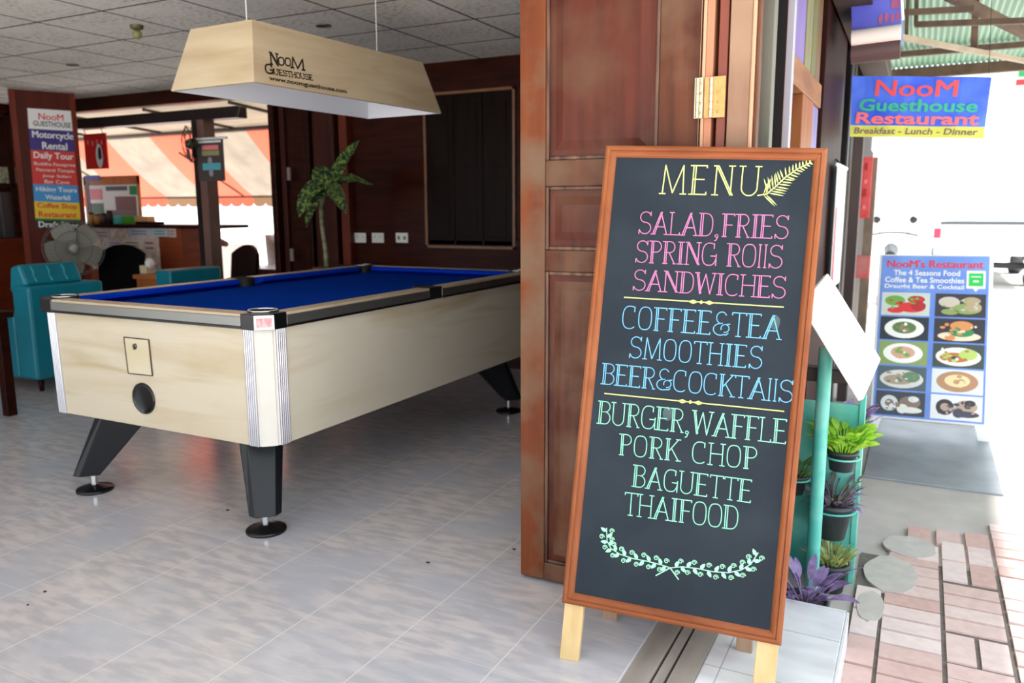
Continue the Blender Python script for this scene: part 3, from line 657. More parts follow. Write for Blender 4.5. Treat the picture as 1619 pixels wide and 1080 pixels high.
# the face carries the letters; a fine hand-drawn line each
S1 = 2.5725
def c6(x, y): return bpx(920+x/S1, 220+y/S1)
def c7(x, y): return bpx(900+x/S1, 600+y/S1)
LINES = [('MENU', c6, (318, 220), (718, 230), (318, 105), ck_y, .0035, .17), ('SALAD,FRIES', c6, (228, 383), (837, 405), (232, 294), ck_p, .0027, .07), ('SPRING ROllS', c6, (215, 500), (813, 525), (222, 412), ck_p, .0027, .06), ('SANDWICHES', c6, (205, 613), (826, 648), (210, 530), ck_p, .0027, .06),
 ('COFFEE&TEA', c6, (160, 768), (806, 815), (168, 677), ck_b, .0027, .08), ('SMOOTHIES', c6, (190, 888), (730, 935), (196, 802), ck_b, .0027, .1), ('BEER&COCKTAllS', c6, (78, 995), (855, 1073), (86, 912), ck_b, .0027, .06),
 ('BURGER,WAFFLE', c7, (113, 178), (881, 262), (122, 88), ck_g, .0027, .06), ('PORK CHOP', c7, (200, 306), (760, 367), (206, 222), ck_g, .0027, .1), ('BAGUETTE', c7, (255, 435), (738, 502), (260, 348), ck_g, .0027, .08), ('THAIFOOD', c7, (222, 550), (684, 613), (226, 460), ck_g, .0027, .06)]
for s, cf, bl, br, tl, m, w, gp in LINES:
    a, c, t_ = cf(*bl), cf(*br), cf(*tl); b = MB()
    chalk(b, s, a, c, math.hypot(t_[0]-a[0], t_[1]-a[1]), tfb, w, gp)
    link('chalk_lettering', b, m, ab)
for cf, a, c, dm in ((c6, (172, 643), (820, 683), (485, 663)), (c7, (143, 57), (873, 130), (492, 92))):
    b = MB(); p, q, d = cf(*a), cf(*c), cf(*dm); stroke(b, [p, q], .0032, tfb)
    ux, uy = (q[0]-p[0]), (q[1]-p[1]); l = math.hypot(ux, uy); ux, uy = ux/l, uy/l
    for off, r1, r2 in ((-.022, .015, .006), (0, .006, .006), (.022, .015, .006)):
        x, y = d[0]+ux*off, d[1]+uy*off
        b.add([tfb(x-ux*r1, y-uy*r1), tfb(x+uy*r2, y-ux*r2), tfb(x+ux*r1, y+uy*r1), tfb(x-uy*r2, y+ux*r2)], [(0, 1, 2, 3)])
    link('chalk_divider', b, ck_y, ab)
def petal(b, x, y, ang, l, w, tf):
    c, s = math.cos(ang), math.sin(ang); P = [(0, 0), (.35, .5), (.7, .38), (1, 0), (.7, -.38), (.35, -.5)]
    b.add([tf(x+c*px*l-s*py*w, y+s*px*l+c*py*w) for px, py in P], [tuple(range(6))])
# fern drawing beside MENU
b = MB(); pts = [c6(*q) for q in ((715, 228), (752, 222), (790, 190), (830, 152), (880, 118), (932, 93))]
def along(pts, t):
    t = max(0, min(.9999, t))*(len(pts)-1); i = int(t); f = t-i; x = pts[i][0]*(1-f)+pts[i+1][0]*f; y = pts[i][1]*(1-f)+pts[i+1][1]*f
    return x, y, math.atan2(pts[i+1][1]-pts[i][1], pts[i+1][0]-pts[i][0])
stroke(b, pts, .0035, tfb)
for k in range(17):
    t_ = .12+.86*k/16; x, y, a = along(pts, t_); l = .052*(1-t_*.82)
    petal(b, x, y, a+1.05+.1*math.sin(k), l, .0042, tfb); petal(b, x, y, a-.95, l, .0042, tfb)
link('fern_drawing', b, ck_y, ab)
# garland
b = MB(); S2 = 5.782
def c8(x, y): return bpx(940+x/S2, 830+y/S2)
gl = [c8(*q) for q in ((690, 395), (600, 365), (480, 335), (350, 310), (230, 270), (150, 220), (112, 150), (108, 32))]
gr = [c8(*q) for q in ((690, 395), (800, 385), (930, 400), (1080, 430), (1220, 440), (1340, 415), (1430, 360), (1495, 258))]
for pts in (gl, gr):
    stroke(b, pts, .0026, tfb)
    for k in range(15):
        t_ = .06+.9*k/14; x, y, a = along(pts, t_)
        for sgn in (1, -1):
            if (k+(sgn > 0)) % 2: petal(b, x, y, a+sgn*.95, .021, .011, tfb)
            else:
                cx, cy = x+math.cos(a+sgn*1.4)*.015, y+math.sin(a+sgn*1.4)*.015
                stroke(b, [(cx+math.cos(q*.75)*.0075*(1-q*.06), cy+math.sin(q*.75)*.0075*(1-q*.06)) for q in range(13)], .0022, tfb)
stroke(b, [c8(560, 465), c8(690, 395)], .0034, tfb); stroke(b, [c8(690, 395), c8(765, 500)], .0034, tfb)
link('garland_drawing', b, ck_m, ab)
# smudges of rubbed chalk
for (cx, cy), rx, ry in ((c7(400, 140), .014, .02), (c6(785, 745), .014, .02)):
    b = MB(); b.add([tfb(cx+rx*math.cos(k*.5), cy+ry*math.sin(k*.5)) for k in range(12)], [tuple(range(12))]); b.v[-12:] = [tuple(V(p)-(M3 @ V((0, -1, 0)))*.0004) for p in b.v[-12:]]
    link('chalk_smudge', b, mat('rubbed chalk', '3a4a4e', '46585a', .9, 0, (60, 60, 60)), ab)
# legs: pine feet below the frame, a hinged prop behind
for u0, u1 in ((.006, .062), (BW-.062, BW-.006)):
    def foot(u, n):
        p = bp(u, 0, n); d = M3 @ V((0, 0, 1)); return p-d*(p.z/d.z)
    b = MB().hexa([foot(u0, -.002), foot(u1, -.002), foot(u1, -.026), foot(u0, -.026)], [bp(u0, .3, -.017), bp(u1, .3, -.017), bp(u1, .3, -.028), bp(u0, .3, -.028)])
    b = MB().hexa([foot(u0, -.004), foot(u1, -.004), foot(u1, -.026), foot(u0, -.026)], [bp(u0, 0, -.004), bp(u1, 0, -.004), bp(u1, 0, -.026), bp(u0, 0, -.026)])
    link('leg', b, pine, ab, .002)
for u in (.05, BW-.13):
    p = bp(u, 1.22, -.045); b = MB().bar((p.x, 2.225, 0), p, .045, .02, (0, 1, 0)); link('prop_leg', b, pine_old, ab)
    b = MB().box(bp(u-.02, 1.2, -.028), bp(u+.02, 1.26, -.05)); link('hinge', b, hinge_m, ab)
p, q = V((bp(.035, 1, 0).x-.02, 2.225, .07)), V((bp(BW-.13, 1, 0).x, 2.225, .07))
link('brace', MB().bar(p, q, .02, .045), pine_old, ab)

# ------------------------------------------------------------------ things on the back wall and ceiling
for k, (px, lab) in enumerate(((570, 'white socket plate on the dark wall, nearest the potted plant'), (598, 'white socket plate between two others on the dark wall'), (636, 'white socket plate on the dark wall, nearest the shuttered window'))):
    p = at(px, 376, 'y', 5.65); o = thing('wall_socket', p, lab, 'socket', 'socket plates on the back wall')
    link('face_plate', MB().box(p+V((-.062, -.009, -.042)), p+V((.062, 0, .042))), mat('socket white', 'd8d8d2', rough=.4), o, .003)
    for q in ((-.03, 0), (.03, 0)):
        b = MB()
        if k != 2: b.box(p+V((q[0]-.004, -.0105, .004)), p+V((q[0]-.001, -.0085, .018))); b.box(p+V((q[0]+.003, -.0105, .004)), p+V((q[0]+.006, -.0085, .018)))
        else: b.box(p+V((q[0]-.012, -.0115, -.015)), p+V((q[0]+.012, -.0085, .015)))
        link('socket_slot', b, mat('socket slot', '6a6a66', rough=.5), o)
for px, py, lab in ((511, 40, 'small dark recessed downlight in the ceiling behind the pool lamp'), (114, 102, 'small dark recessed downlight in the ceiling above the poster panel')):
    p = at(px, py, 'z', 2.43); o = thing('ceiling_downlight', p, lab, 'downlight', 'recessed downlights')
    link('rim', MB().ring(p-V((0, 0, .002)), (0, 0, 1), .045, .006, 24), mat('downlight rim', '6a6660', rough=.4), o)
    link('recess', MB().disc(p-V((0, 0, .003)), (0, 0, -1), .044), mat('downlight recess', '1a1814', rough=.5), o)
p = at(216, 40, 'z', 2.43); o = thing('ceiling_lamp_holder', p, 'small bare lamp holder on the ceiling left of the pool lamp', 'lamp holder')
link('rose', MB().lathe(p, [(.04, 0), (.038, -.02), (.02, -.03), (.0001, -.03)], 16), mat('holder brass', '6a6240', rough=.5, metal=.4), o)
link('bulb', MB().ball(p-V((0, 0, .055)), .028), mat('bulb glass', '8a8858', rough=.2), o)
# folded rear door
t_ = thing('folding_door', (-4.9, 5.5, 0), 'dark brown folded door leaves standing beside the rear opening', 'door')
for k, (xa, xb, y0) in enumerate(((-5.19, -5.13, 5.45), (-5.11, -5.06, 5.5), (-5.04, -4.80, 5.52), (-4.78, -4.55, 5.55))):
    b = MB().box((xa, y0, .01), (xb, y0+(.05 if k > 1 else .11), 2.29))
    if k > 1: b.box((xa+.05, y0-.006, .3), (xb-.05, y0+.002, .95)); b.box((xa+.05, y0-.006, 1.1), (xb-.05, y0+.002, 2.15))
    link('door_leaf', b, [darkwood, mat('dark plum wood', '331712', '43201a', .4, 0, (20, 20, 2), .3, .7)][k % 2], t_, .005)
for px, py in ((457, 275), (462, 403)):
    p = at(px, py, 'y', 5.45); link('hinge', MB().box(p+V((-.02, -.006, -.055)), p+V((.02, 0, .055))).tube([p+V((0, -.008, -.055)), p+V((0, -.008, .055))], .006), mat('dull hinge', '8a7a74', rough=.4, metal=.6), t_)

# bits of dry leaf lying on the tiles
for px, py, r_ in ((71, 936, .010), (44, 957, .007), (677, 890, .011), (813, 869, .010), (360, 807, .012)):
    p = at(px, py, 'z', 0); b = MB(); q = [(math.cos(k)*r_*(1 if k % 2 else .5), math.sin(k)*r_*.5) for k in range(6)]
    b.hexa([p+V((x, y, 0)) for x, y in q], [p+V((x*.8, y*.8, .003)) for x, y in q]); solo('leaf_bit', b, mat('dry leaf', '2a1e16', '3a2a1e', .9, 0, (90, 90, 90)), 'tiny dark bit of dry leaf lying on the pale floor tiles', 'leaf bit', 'leaf bits on the floor tiles')

# potted dumb cane by the wall
p0 = V((-4.2, 5.2, 0)); pl = thing('potted_plant', p0, 'tall potted plant with a few big mottled leaves beside the back wall', 'plant')
b = MB(); b.hexa([p0+V(q) for q in ((-.14, -.12, 0), (.14, -.12, 0), (.14, .12, 0), (-.14, .12, 0))], [p0+V(q) for q in ((-.19, -.15, .79), (.19, -.15, .79), (.19, .15, .79), (-.19, .15, .79))]); b.box(p0+V((-.2, -.165, .77)), p0+V((.2, .165, .81)))
link('planter', b, mat('orange brown planter', '6a3214', '7c401c', .5, 0, (10, 10, 4), .3, .7), pl, .006)
link('soil', MB().box(p0+V((-.17, -.13, .808)), p0+V((.17, .13, .816))), soil, pl)
def pp(px, py, dy=0): return at(px, py, 'y', 5.1+dy)
st = [pp(517, 425), pp(515, 395), pp(509, 355), pp(508, 330), pp(512, 305)]; st[0].z = .8
link('stem', MB().tube(st, [.022, .02, .017, .018, .02], 10), mat('ringed stem', '5a6a3a', '8a8468', .6, 0, (3, 3, 40), .4, .6), pl)
b = MB()
def bigleaf(pts, w, dy=0., roll=0):
    P = [pp(*q, dy*i/3) for i, q in enumerate(pts)]; n = 9; vs = []
    for i in range(n+1):
        t_ = i/n*(len(P)-1); k = min(int(t_), len(P)-2); f = t_-k; c = P[k].lerp(P[k+1], f); d = (P[k+1]-P[k]).normalized()
        s_ = d.cross(V((.4, -.8, .15))).normalized(); s_ = Matrix.Rotation(roll, 3, d) @ s_; ww = w*math.sin(math.pi*min(1, .06+.94*i/n))**.7; up = s_.cross(d)*.12
        vs += [c-s_*ww+up*ww, c, c+s_*ww+up*ww]
    b.add(vs, [(i*3+k, i*3+k+1, i*3+k+4, i*3+k+3) for i in range(n) for k in (0, 1)], 0, True)
bigleaf(((513, 305), (530, 275), (548, 245), (568, 222)), .05, -.2); bigleaf(((511, 305), (512, 285), (510, 270), (509, 260)), .09, -.1)
bigleaf(((512, 306), (500, 292), (482, 312), (472, 345)), .062, -.25); bigleaf(((511, 306), (500, 312), (490, 335), (484, 360)), .038, -.3)
bigleaf(((514, 306), (526, 296), (536, 312), (548, 338)), .058, -.3); bigleaf(((514, 306), (535, 284), (560, 280), (590, 292)), .045, -.15, 1.1)
link('foliage', b, leaf_d, pl)
print('boards ok')

# ------------------------------------------------------------------ left side of the room
def atp(px, py, p0, n):
    d = R_*((px-809.5)/F) + D_*((py-540)/F) + fwd; p0, n = V(p0), V(n)
    return CAM + d*((p0-CAM).dot(n)/d.dot(n))
# poster panel: a dark red leaf with banded poster
pr = V((-7.6, 5.4, 0)); hv = V((.42, .907, 0)).normalized(); pn = V((hv.y, -hv.x, 0))
PT = thing('poster_panel', pr-hv*.4, 'narrow dark red panel with a banded service poster beside the rear opening', 'poster panel')
def ap(px, py, off=0.): return atp(px, py, pr, pn)+pn*off
pl_, prr = ap(29, 300), ap(131, 300)
b = MB(); A_, B_ = V((pl_.x, pl_.y, 0)), V((prr.x, prr.y, 0))
b.slab(A_+V((0, 0, .01)), B_+V((0, 0, .01)), B_+V((0, 0, 2.42)), A_+V((0, 0, 2.42)), pn*.05)
link('panel', b, mat('maroon panel', '4a1a12', '5a2218', .4, 0, (14, 14, 2), .3, .7), PT)
b = MB(); b.slab(A_+V((0, 0, .01))+pn*.012, A_+hv*.05+V((0, 0, .01))+pn*.012, A_+hv*.05+V((0, 0, 2.42))+pn*.012, A_+V((0, 0, 2.42))+pn*.012, pn*.012); e = B_-hv*.045
b.slab(e+V((0, 0, .01))+pn*.012, B_+V((0, 0, .01))+pn*.012, B_+V((0, 0, 2.42))+pn*.012, e+V((0, 0, 2.42))+pn*.012, pn*.012)
link('panel_edge', b, mat('red brown edge', '6a2a1c', '763222', .4, 0, (14, 14, 2)), PT)
TL, TR, BR_, BL_ = (43, 171), (118, 176), (128, 363), (57, 361)
def pq(u, v): # 0..1 down the poster
    x = (TL[0]*(1-u)+TR[0]*u)*(1-v)+(BL_[0]*(1-u)+BR_[0]*u)*v; y = (TL[1]*(1-u)+TR[1]*u)*(1-v)+(BL_[1]*(1-u)+BR_[1]*u)*v
    return x, y
bands = [(0, .17, 0), (.17, .345, 1), (.345, .63, 2), (.63, .775, 3), (.775, .915, 4), (.915, .93, 5), (.93, 1.0, 6)]
pm = [print_w, ink_pur, ink('poster red', 'd43a34'), ink_sky, ink_yel, ink_green, ink_dk]
b = MB()
for v0, v1, mi in bands: b.slab(ap(*pq(0, v1), .006), ap(*pq(1, v1), .006), ap(*pq(1, v0), .006), ap(*pq(0, v0), .006), pn*.004, mi)
po = link('poster', b, pm, PT)
def ptext(s, u0, u1, v0, v1, m, bold=.02):
    b = MB(); o = ap(*pq(u0, v1), .0075); write(b, s, o, ap(*pq(u1, v1), .0075)-o, ap(*pq(u0, v0), .0075)-o, bold); link('poster_text', b, m, po)
ptext('NooM', .22, .76, .035, .09, ink_red, .018); ptext('GUESTHOUSE', .1, .9, .1, .145, ink_grey); ptext('Motorcycle', .06, .95, .185, .26, print_w); ptext('Rental', .26, .8, .275, .335, print_w)
ptext('Daily Tour', .06, .92, .36, .43, print_w); ptext('Buddha Footprint', .06, .95, .445, .48, print_w, 0); ptext('Pannarai Temple', .1, .92, .495, .53, print_w, 0); ptext('Jeep Safari', .22, .84, .545, .575, print_w, 0); ptext('Bat Cave', .26, .8, .59, .62, print_w, 0)
ptext('Hiking Tours', .06, .95, .65, .7, print_w); ptext('Waterfall', .25, .8, .715, .755, print_w); ptext('Coffee Shop', .06, .94, .785, .84, ink_red); ptext('Restaurant', .08, .92, .855, .905, ink_red); ptext('Draft Beer', .06, .96, .94, .99, print_w)

# teal armchairs seen from behind
def armchair(x, y, lab, head=True):
    t_ = thing('armchair', (x, y, 0), lab, 'armchair', 'teal vinyl armchairs')
    w = .57; P = lambda a, c, d: V((x+a, y+c, d))
    link('backrest', MB().hexa([P(-.2, 0, .09), P(0, 0, .09), P(0, w, .09), P(-.2, w, .09)], [P(-.2, 0, .755), P(0, 0, .755), P(0, w, .755), P(-.2, w, .755)]), teal, t_, .02)
    if head:
        hr = link('headrest', MB().hexa([P(-.26, .02, .70), P(-.05, .02, .76), P(-.05, .45, .76), P(-.26, .45, .70)], [P(-.22, .02, .885), P(-.12, .02, .905), P(-.12, .45, .905), P(-.22, .45, .885)]), teal, t_, .02)
        for k in range(3): b = MB(); b.tube([P(-.115+.0, .10+.115*k, .885), P(-.09, .105+.115*k, .85), P(-.085, .095+.115*k, .82), P(-.06, .105+.115*k, .78)], .007, 6); link('tuft_seam', b, mat('teal seam', '1fa0b0', rough=.3), hr)
    link('seat', MB().box(P(-.72, .1, .09), P(-.2, w-.1, .42)), teal, t_, .02)
    for a, c in ((0, .1), (w-.1, w)): link('armrest', MB().box(P(-.72, a, .09), P(-.2, c, .56)), teal, t_, .02)
    for a in (-.66, -.06):
        for c in (.06, w-.06): link('leg', MB().lathe(P(a, c, 0), [(.0001, 0), (.016, 0), (.024, .095), (.0001, .095)], 12), darkwood, t_)
armchair(-5.48, 3.37, 'teal armchair behind the left end of the pool table, back turned')
armchair(-5.80, 4.82, 'teal armchair further back, only its back above the blue cloth', False)
# dark table at the left edge
t_ = thing('side_table', (-5.4, 2.6, 0), 'dark brown wooden table at the left edge before the teal armchair', 'table')
link('table_top', MB().box((-5.95, 2.25, .62), (-5.0, 2.97, .66)), darkwood, t_, .006)
for x in (-5.9, -5.08):
    for y in (2.3, 2.88): link('leg', MB().box((x, y, 0), (x+.06, y+.06, .62)), darkwood, t_, .004)
# pedestal fan
fc = at(117, 392, 'y', 5.0); fx = (CAM-fc); fx.z = 0; fx.normalize(); fx = (fx+V((0, 0, .05))).normalized()
t_ = thing('pedestal_fan', (fc.x, fc.y, 0), 'grey pedestal fan standing before the poster panel', 'fan')
gd = MB(); a = fx.orthogonal().normalized(); c_ = fx.cross(a)
for r_, o_ in ((.27, 0), (.25, .035), (.16, .06), (.07, .07)): gd.ring(fc+fx*o_, fx, r_, .0035, 36)
gd.ring(fc-fx*.05, fx, .25, .003, 36)
for k in range(30):
    t0 = 2*math.pi*k/30; e = a*math.cos(t0)+c_*math.sin(t0); gd.tube([fc+fx*.07+e*.05, fc+fx*.06+e*.16, fc+fx*.035+e*.25, fc+e*.27, fc-fx*.05+e*.25], .0013, 4)
link('guard', gd, mat('fan wire', '6c6a62', rough=.4, metal=.4), t_)
link('hub', MB().lathe(fc, [(.0001, .055), (.03, .05), (.045, .03), (.045, -.02), (.0001, -.02)], 20, fx), mat('fan hub', 'a8a8a0', rough=.25), t_)
for k in range(5):
    t0 = 2*math.pi*k/5+1.35; b = MB(); vs = []
    for i in range(6):
        r_ = .04+.205*i/5; hw_ = .028+.075*math.sin(min(1, (i+.6)/4.5)*math.pi*.62)*(1 if i < 5 else .75); e = a*math.cos(t0)+c_*math.sin(t0); s_ = a*-math.sin(t0)+c_*math.cos(t0)
        vs += [fc+e*r_-s_*hw_+fx*.022, fc+e*r_+fx*.008, fc+e*r_+s_*hw_-fx*.012]
    b.add(vs, [(i*3+j, i*3+j+1, i*3+j+4, i*3+j+3) for i in range(5) for j in (0, 1)], 0, True); link('blade', b, fanblade, t_)
q = fc-fx*.12
link('motor', MB().lathe(q, [(.0001, -.08), (.05, -.07), (.06, 0), (.05, .05), (.0001, .06)], 16, fx), greyp, t_)
link('pole', MB().tube([(q.x, q.y, .02), (q.x, q.y, fc.z-.03)], .016), greyp, t_)
link('base', MB().lathe((q.x, q.y, 0), [(.0001, .04), (.05, .035), (.17, .015), (.18, 0), (.0001, 0)], 24), greyp, t_)
# dark cabinet with things at the far left
cab = thing('cabinet', (-8.85, 4.9, 0), 'dark wooden cabinet against the left wall at the picture edge', 'cabinet')
link('body', MB().box((-9.09, 4.2, 0), (-8.7, 5.35, .98)), mat('rust brown wood', '54200f', '6a2c14', .4, 0, (4, 4, 20), .3, .7), cab, .005)
link('upper_shelf', MB().box((-9.09, 4.2, 1.52), (-8.72, 5.35, 1.56)).box((-9.09, 5.3, .98), (-8.72, 5.35, 2.3)).box((-9.09, 4.2, 2.26), (-8.72, 5.35, 2.3)), darkwood, cab, .004)
link('cabinet_back', MB().box((-9.099, 4.2, .98), (-9.07, 5.35, 2.3)), mat('near black board', '0a0605', rough=.5), cab)
def px_x(px, py, X=-8.75): return at(px, py, 'x', X)
b = MB(); p, q = px_x(2, 300), px_x(30, 262); b.box((-8.98, p.y, 1.561), (-8.76, q.y, 1.561+.17)); 
tag(link('basket', b, mat('pale wicker', 'b8b8a0', '6a7058', .7, 0, (60, 60, 60), .4, .6)), 'pale wicker basket on the upper shelf of the dark cabinet', 'basket')
b = MB(); p, q = px_x(-14, 262), px_x(20, 225); b.box((-9.0, p.y, 1.74), (-8.97, q.y, 2.03)); b.box((-8.97, p.y, 1.9), (-8.967, q.y-.05, 1.98), 1); b.box((-8.97, p.y+.05, 1.8), (-8.967, q.y-.12, 1.88), 2); b.box((-8.97, q.y-.1, 1.83), (-8.966, q.y-.02, 1.98), 3)
solo('wall_sign', b, [ink_dk, ink_pink, ink('teal print', '3f8f9a'), ink('rose print', 'd87888')], 'small dark sign with pink and teal marks above the wicker basket', 'sign')
b = MB(); p, q = px_x(4, 350), px_x(20, 310); b.box((-8.97, p.y, .981), (-8.75, q.y, 1.47)); solo('fridge_box', b, mat('dull grey metal', '4a4a4c', rough=.4, metal=.5), 'dull grey metal box on the dark cabinet under the shelf', 'metal box', bevel=.01)

# bar counter behind the opening
YB = 5.95
def cb(px, py, dy=0.): return at(px, py, 'y', YB+dy)
ct = thing('bar_counter', (-7.5, YB+.2, 0), 'wooden bar counter with pasted notices in the rear opening', 'counter')
xl, xr = cb(120, 355).x, cb(285, 355).x; zt_ = cb(230, 356).z
cw = mat('counter boards', '7a3820', '94482a', .45, 0, (3, 3, 18), .3, .7)
link('counter_body', MB().box((xl, YB, 0), (xr, YB+.35, zt_-.03)), cw, ct, .004)
link('counter_top', MB().box((xl-.05, YB-.05, zt_-.03), (cb(345, 355).x, YB+.42, zt_+.005)), darkwood, ct, .004)
b = MB(); p, q = cb(148, 432), cb(250, 362); b.box((p.x, YB-.006, p.z+.05), (q.x, YB, q.z))
nb_ = link('notice_sheet', b, mat('notice paper', 'eadcd4', 'c8b0a6', .7, 0, (14, 14, 14), .4, .6), ct)
for k, (xa, ya, xb, yb, c) in enumerate(((150, 362, 175, 378, 'c8bab4'), (205, 361, 240, 374, 'c2c6d2'), (242, 361, 266, 374, 'b8ccd0'), (268, 361, 279, 375, 'd4b8b0'), (171, 380, 195, 392, 'd2c8d0'), (196, 379, 226, 393, 'e6dccc'), (190, 395, 225, 402, 'e0ccb4'), (229, 376, 247, 400, 'dcc0b4'))):
    p, q = cb(xa, yb), cb(xb, ya); b = MB().box((p.x, YB-.011, p.z), (q.x, YB-.006, q.z))
    for j in range(2): b.box((p.x+(q.x-p.x)*.15, YB-.0118, p.z+(q.z-p.z)*(.28+.32*j)), (q.x-(q.x-p.x)*.2, YB-.011, p.z+(q.z-p.z)*(.38+.32*j)), 1)
    link('notice', b, [mat('notice %d' % k, c, rough=.7), ink_grey], ct)
def onbar(name, px0, px1, py, m, lab, cat, dy=.12, dep=.1, group=None, bev=.006):
    p, q = cb(px0, 352, dy), cb(px1, py, dy); b = MB().box((p.x, YB+dy-dep/2, zt_+.006), (q.x, YB+dy+dep/2, q.z)); return solo(name, b, m, lab, cat, group, bev)
onbar('box', 200, 217, 341, ink('leaf green', '58a838'), 'bright green box on the bar counter', 'box'); onbar('box', 181, 195, 341, ink('aqua', '5ac0b4'), 'aqua box on the bar counter left of the green box', 'box')
onbar('box', 219, 239, 342, ink('tan', 'd8a868'), 'tan box on the bar counter right of the green box', 'box'); onbar('tray', 220, 254, 350.5, darkwood, 'flat dark tray sticking out right of the tan box', 'tray', dy=.02)
def jar(px, r_, h, m, lab):
    p = cb(px, 352, .05); o = thing('jar', (p.x, p.y, zt_+.006), lab, 'jar', 'jars on the bar counter'); c0 = V((p.x, p.y, zt_+.006))
    link('jar_body', MB().lathe(c0, [(.0001, 0), (r_, 0), (r_, h*.75), (r_*.75, h*.85), (.0001, h*.85)], 14), m, o); link('lid', MB().lathe(c0+V((0, 0, h*.85)), [(r_*.8, 0), (r_*.8, h*.15), (.0001, h*.15)], 14), darkwood, o)
jar(145, .035, .13, ink('amber', 'c08a3a'), 'amber jar at the left end of the bar counter'); jar(155, .04, .11, ink('amber2', 'b87c40'), 'brownish jar second from the left on the bar counter'); jar(165, .04, .12, ink('plum brown', '5a3a36'), 'dark plum jar third from the left on the bar counter'); jar(174, .035, .15, ink('deep brown', '2e1c18'), 'nearly black jar left of the aqua box')
# framed board standing on the bar
p0, p1 = cb(137, 352, .25), cb(217, 277, .25); fb = thing('framed_board', ((p0.x+p1.x)/2, YB+.25, zt_+.006), 'orange framed picture board standing on the bar counter', 'board')
y0 = YB+.25; z0, z1 = zt_+.006, p1.z; w_ = .05
b = MB(); b.box((p0.x, y0, z0), (p0.x+w_, y0+.03, z1)); b.box((p1.x-w_*.5, y0, z0), (p1.x, y0+.03, z1)); b.box((p0.x, y0, z1-.1), (p1.x, y0+.03, z1)); b.box((p0.x, y0, z0), (p1.x, y0+.03, z0+.03))
link('frame', b, mat('orange frame', 'a85a1e', 'b8702c', .5, 0, (9, 9, 9)), fb, .004)
b = MB().box((p0.x+w_, y0+.012, z0+.03), (p1.x-w_*.5, y0+.02, z1-.1)); link('picture_sheet', b, print_w, fb)
b = MB()
for k, (ua, ub, va, vb) in enumerate(((.38, .8, .84, .96), (.84, .98, .72, .96), (.55, .95, .3, .68), (.02, .3, .1, .5), (.35, .95, .08, .3), (.05, .3, .6, .9))):
    xa, xb = p0.x+w_+(p1.x-p0.x-w_*1.5)*ua, p0.x+w_+(p1.x-p0.x-w_*1.5)*ub; za, zb_ = z0+.03+(z1-z0-.13)*va, z0+.03+(z1-z0-.13)*vb; b.box((xa, y0+.009, za), (xb, y0+.012, zb_), k)
link('pasted_print', b, [ink_grey, ink_green, ink('rosy print', '8a5a58'), ink('moss print', '5a6a54'), ink('mauve print', '8c6a74'), ink_pink], fb)
b = MB(); p, q = cb(135, 286, .2), cb(158, 277, .2); b.box((p.x, YB+.19, p.z), (q.x, YB+.2, q.z)); b.bar((p.x+.05, YB+.195, zt_+.006), (p.x+.05, YB+.195, p.z), .012, .01); solo('counter_sign', b, ink('violet sign', '6a64b0'), 'small violet sign on a stick left of the orange framed board', 'sign')
# red sign hanging in the opening, wall fan and banner on the post
p, q = at(137, 268, 'y', 5.86), at(167, 210, 'y', 5.86)
t_ = thing('hanging_sign', ((p.x+q.x)/2, 5.86, p.z), 'narrow red drinks sign hanging from the dark beam above the bar counter', 'sign')
sgn = link('sign_face', MB().box((p.x, 5.855, p.z), (q.x, 5.87, q.z)), ink('drink red', 'd4201c'), t_, .003)
b = MB(); cx = p.x+(q.x-p.x)*.66; cz = p.z+(q.z-p.z)*.36; b.disc((cx, 5.853, cz), (0, -1, 0), .055, 20, 0, .13, (0, 0, 1)); b.disc((cx+.01, 5.852, cz+.02), (0, -1, 0), .03, 16, 1, .08, (0, 0, 1)); b.disc((cx+.02, 5.851, cz-.06), (0, -1, 0), .03, 14, 0)
link('sign_picture', b, [print_w, ink_dk], t_); b = MB()
for k in range(4): b.disc((p.x+.07+(q.x-p.x-.14)*k/3, 5.853, q.z-.09-.012*(k % 2)), (0, -1, 0), .016, 10, 0, .03, (0, 0, 1))
link('sign_print', b, ink_pink, t_)
b = MB()
for x in (p.x+.04, q.x-.04): b.tube([(x, 5.86, q.z), (x, 5.83, 2.14)], .004, 5)
link('cord', b, black, t_)
# post in the rear opening
p, q = at(314, 300, 'y', 5.75), at(333, 300, 'y', 5.75)
b = MB().box((p.x+.085, 5.7, 0), (q.x+.01, 5.84, 2.14)); b.box((p.x, 5.71, 0), (p.x+.084, 5.84, 2.14), 1); struct('column_rear', b, [mat('mauve brown post', '6f5148', '7c5c52', .45, 0, (9, 9, 3)), mat('near black post', '1a1210', rough=.4)], .004)
px_, pz = p.x, 0
t_ = thing('post_banner', at(334, 288, 'y', 5.66), 'small dark banner with pink and blue print on the rear post', 'banner')
p, q = at(315, 287, 'y', 5.67), at(352, 220, 'y', 5.67)
bn = link('banner_cloth', MB().box((p.x, 5.665, p.z), (q.x, 5.675, q.z)), ink('banner grey', '4a403e'), t_)
w_, h_ = q.x-p.x, q.z-p.z; b = MB()
b.box((p.x+.02, 5.662, q.z-.07*h_), (q.x-.02, 5.665, q.z-.02*h_), 3); b.box((p.x+w_*.22, 5.661, q.z-.24*h_), (q.x-w_*.16, 5.665, q.z-.13*h_), 0); b.box((p.x+w_*.2, 5.661, q.z-.38*h_), (q.x-w_*.14, 5.665, q.z-.26*h_), 1); b.box((p.x+w_*.2, 5.661, p.z+.27*h_), (q.x-w_*.12, 5.665, p.z+.44*h_), 2); b.disc((p.x+w_*.52, 5.66, p.z+.2*h_), (0, -1, 0), .03, 12, 4, .035, (0, 0, 1)); b.disc((p.x+w_*.5, 5.66, p.z+.5*h_), (0, -1, 0), .03, 12, 4, .035, (0, 0, 1))
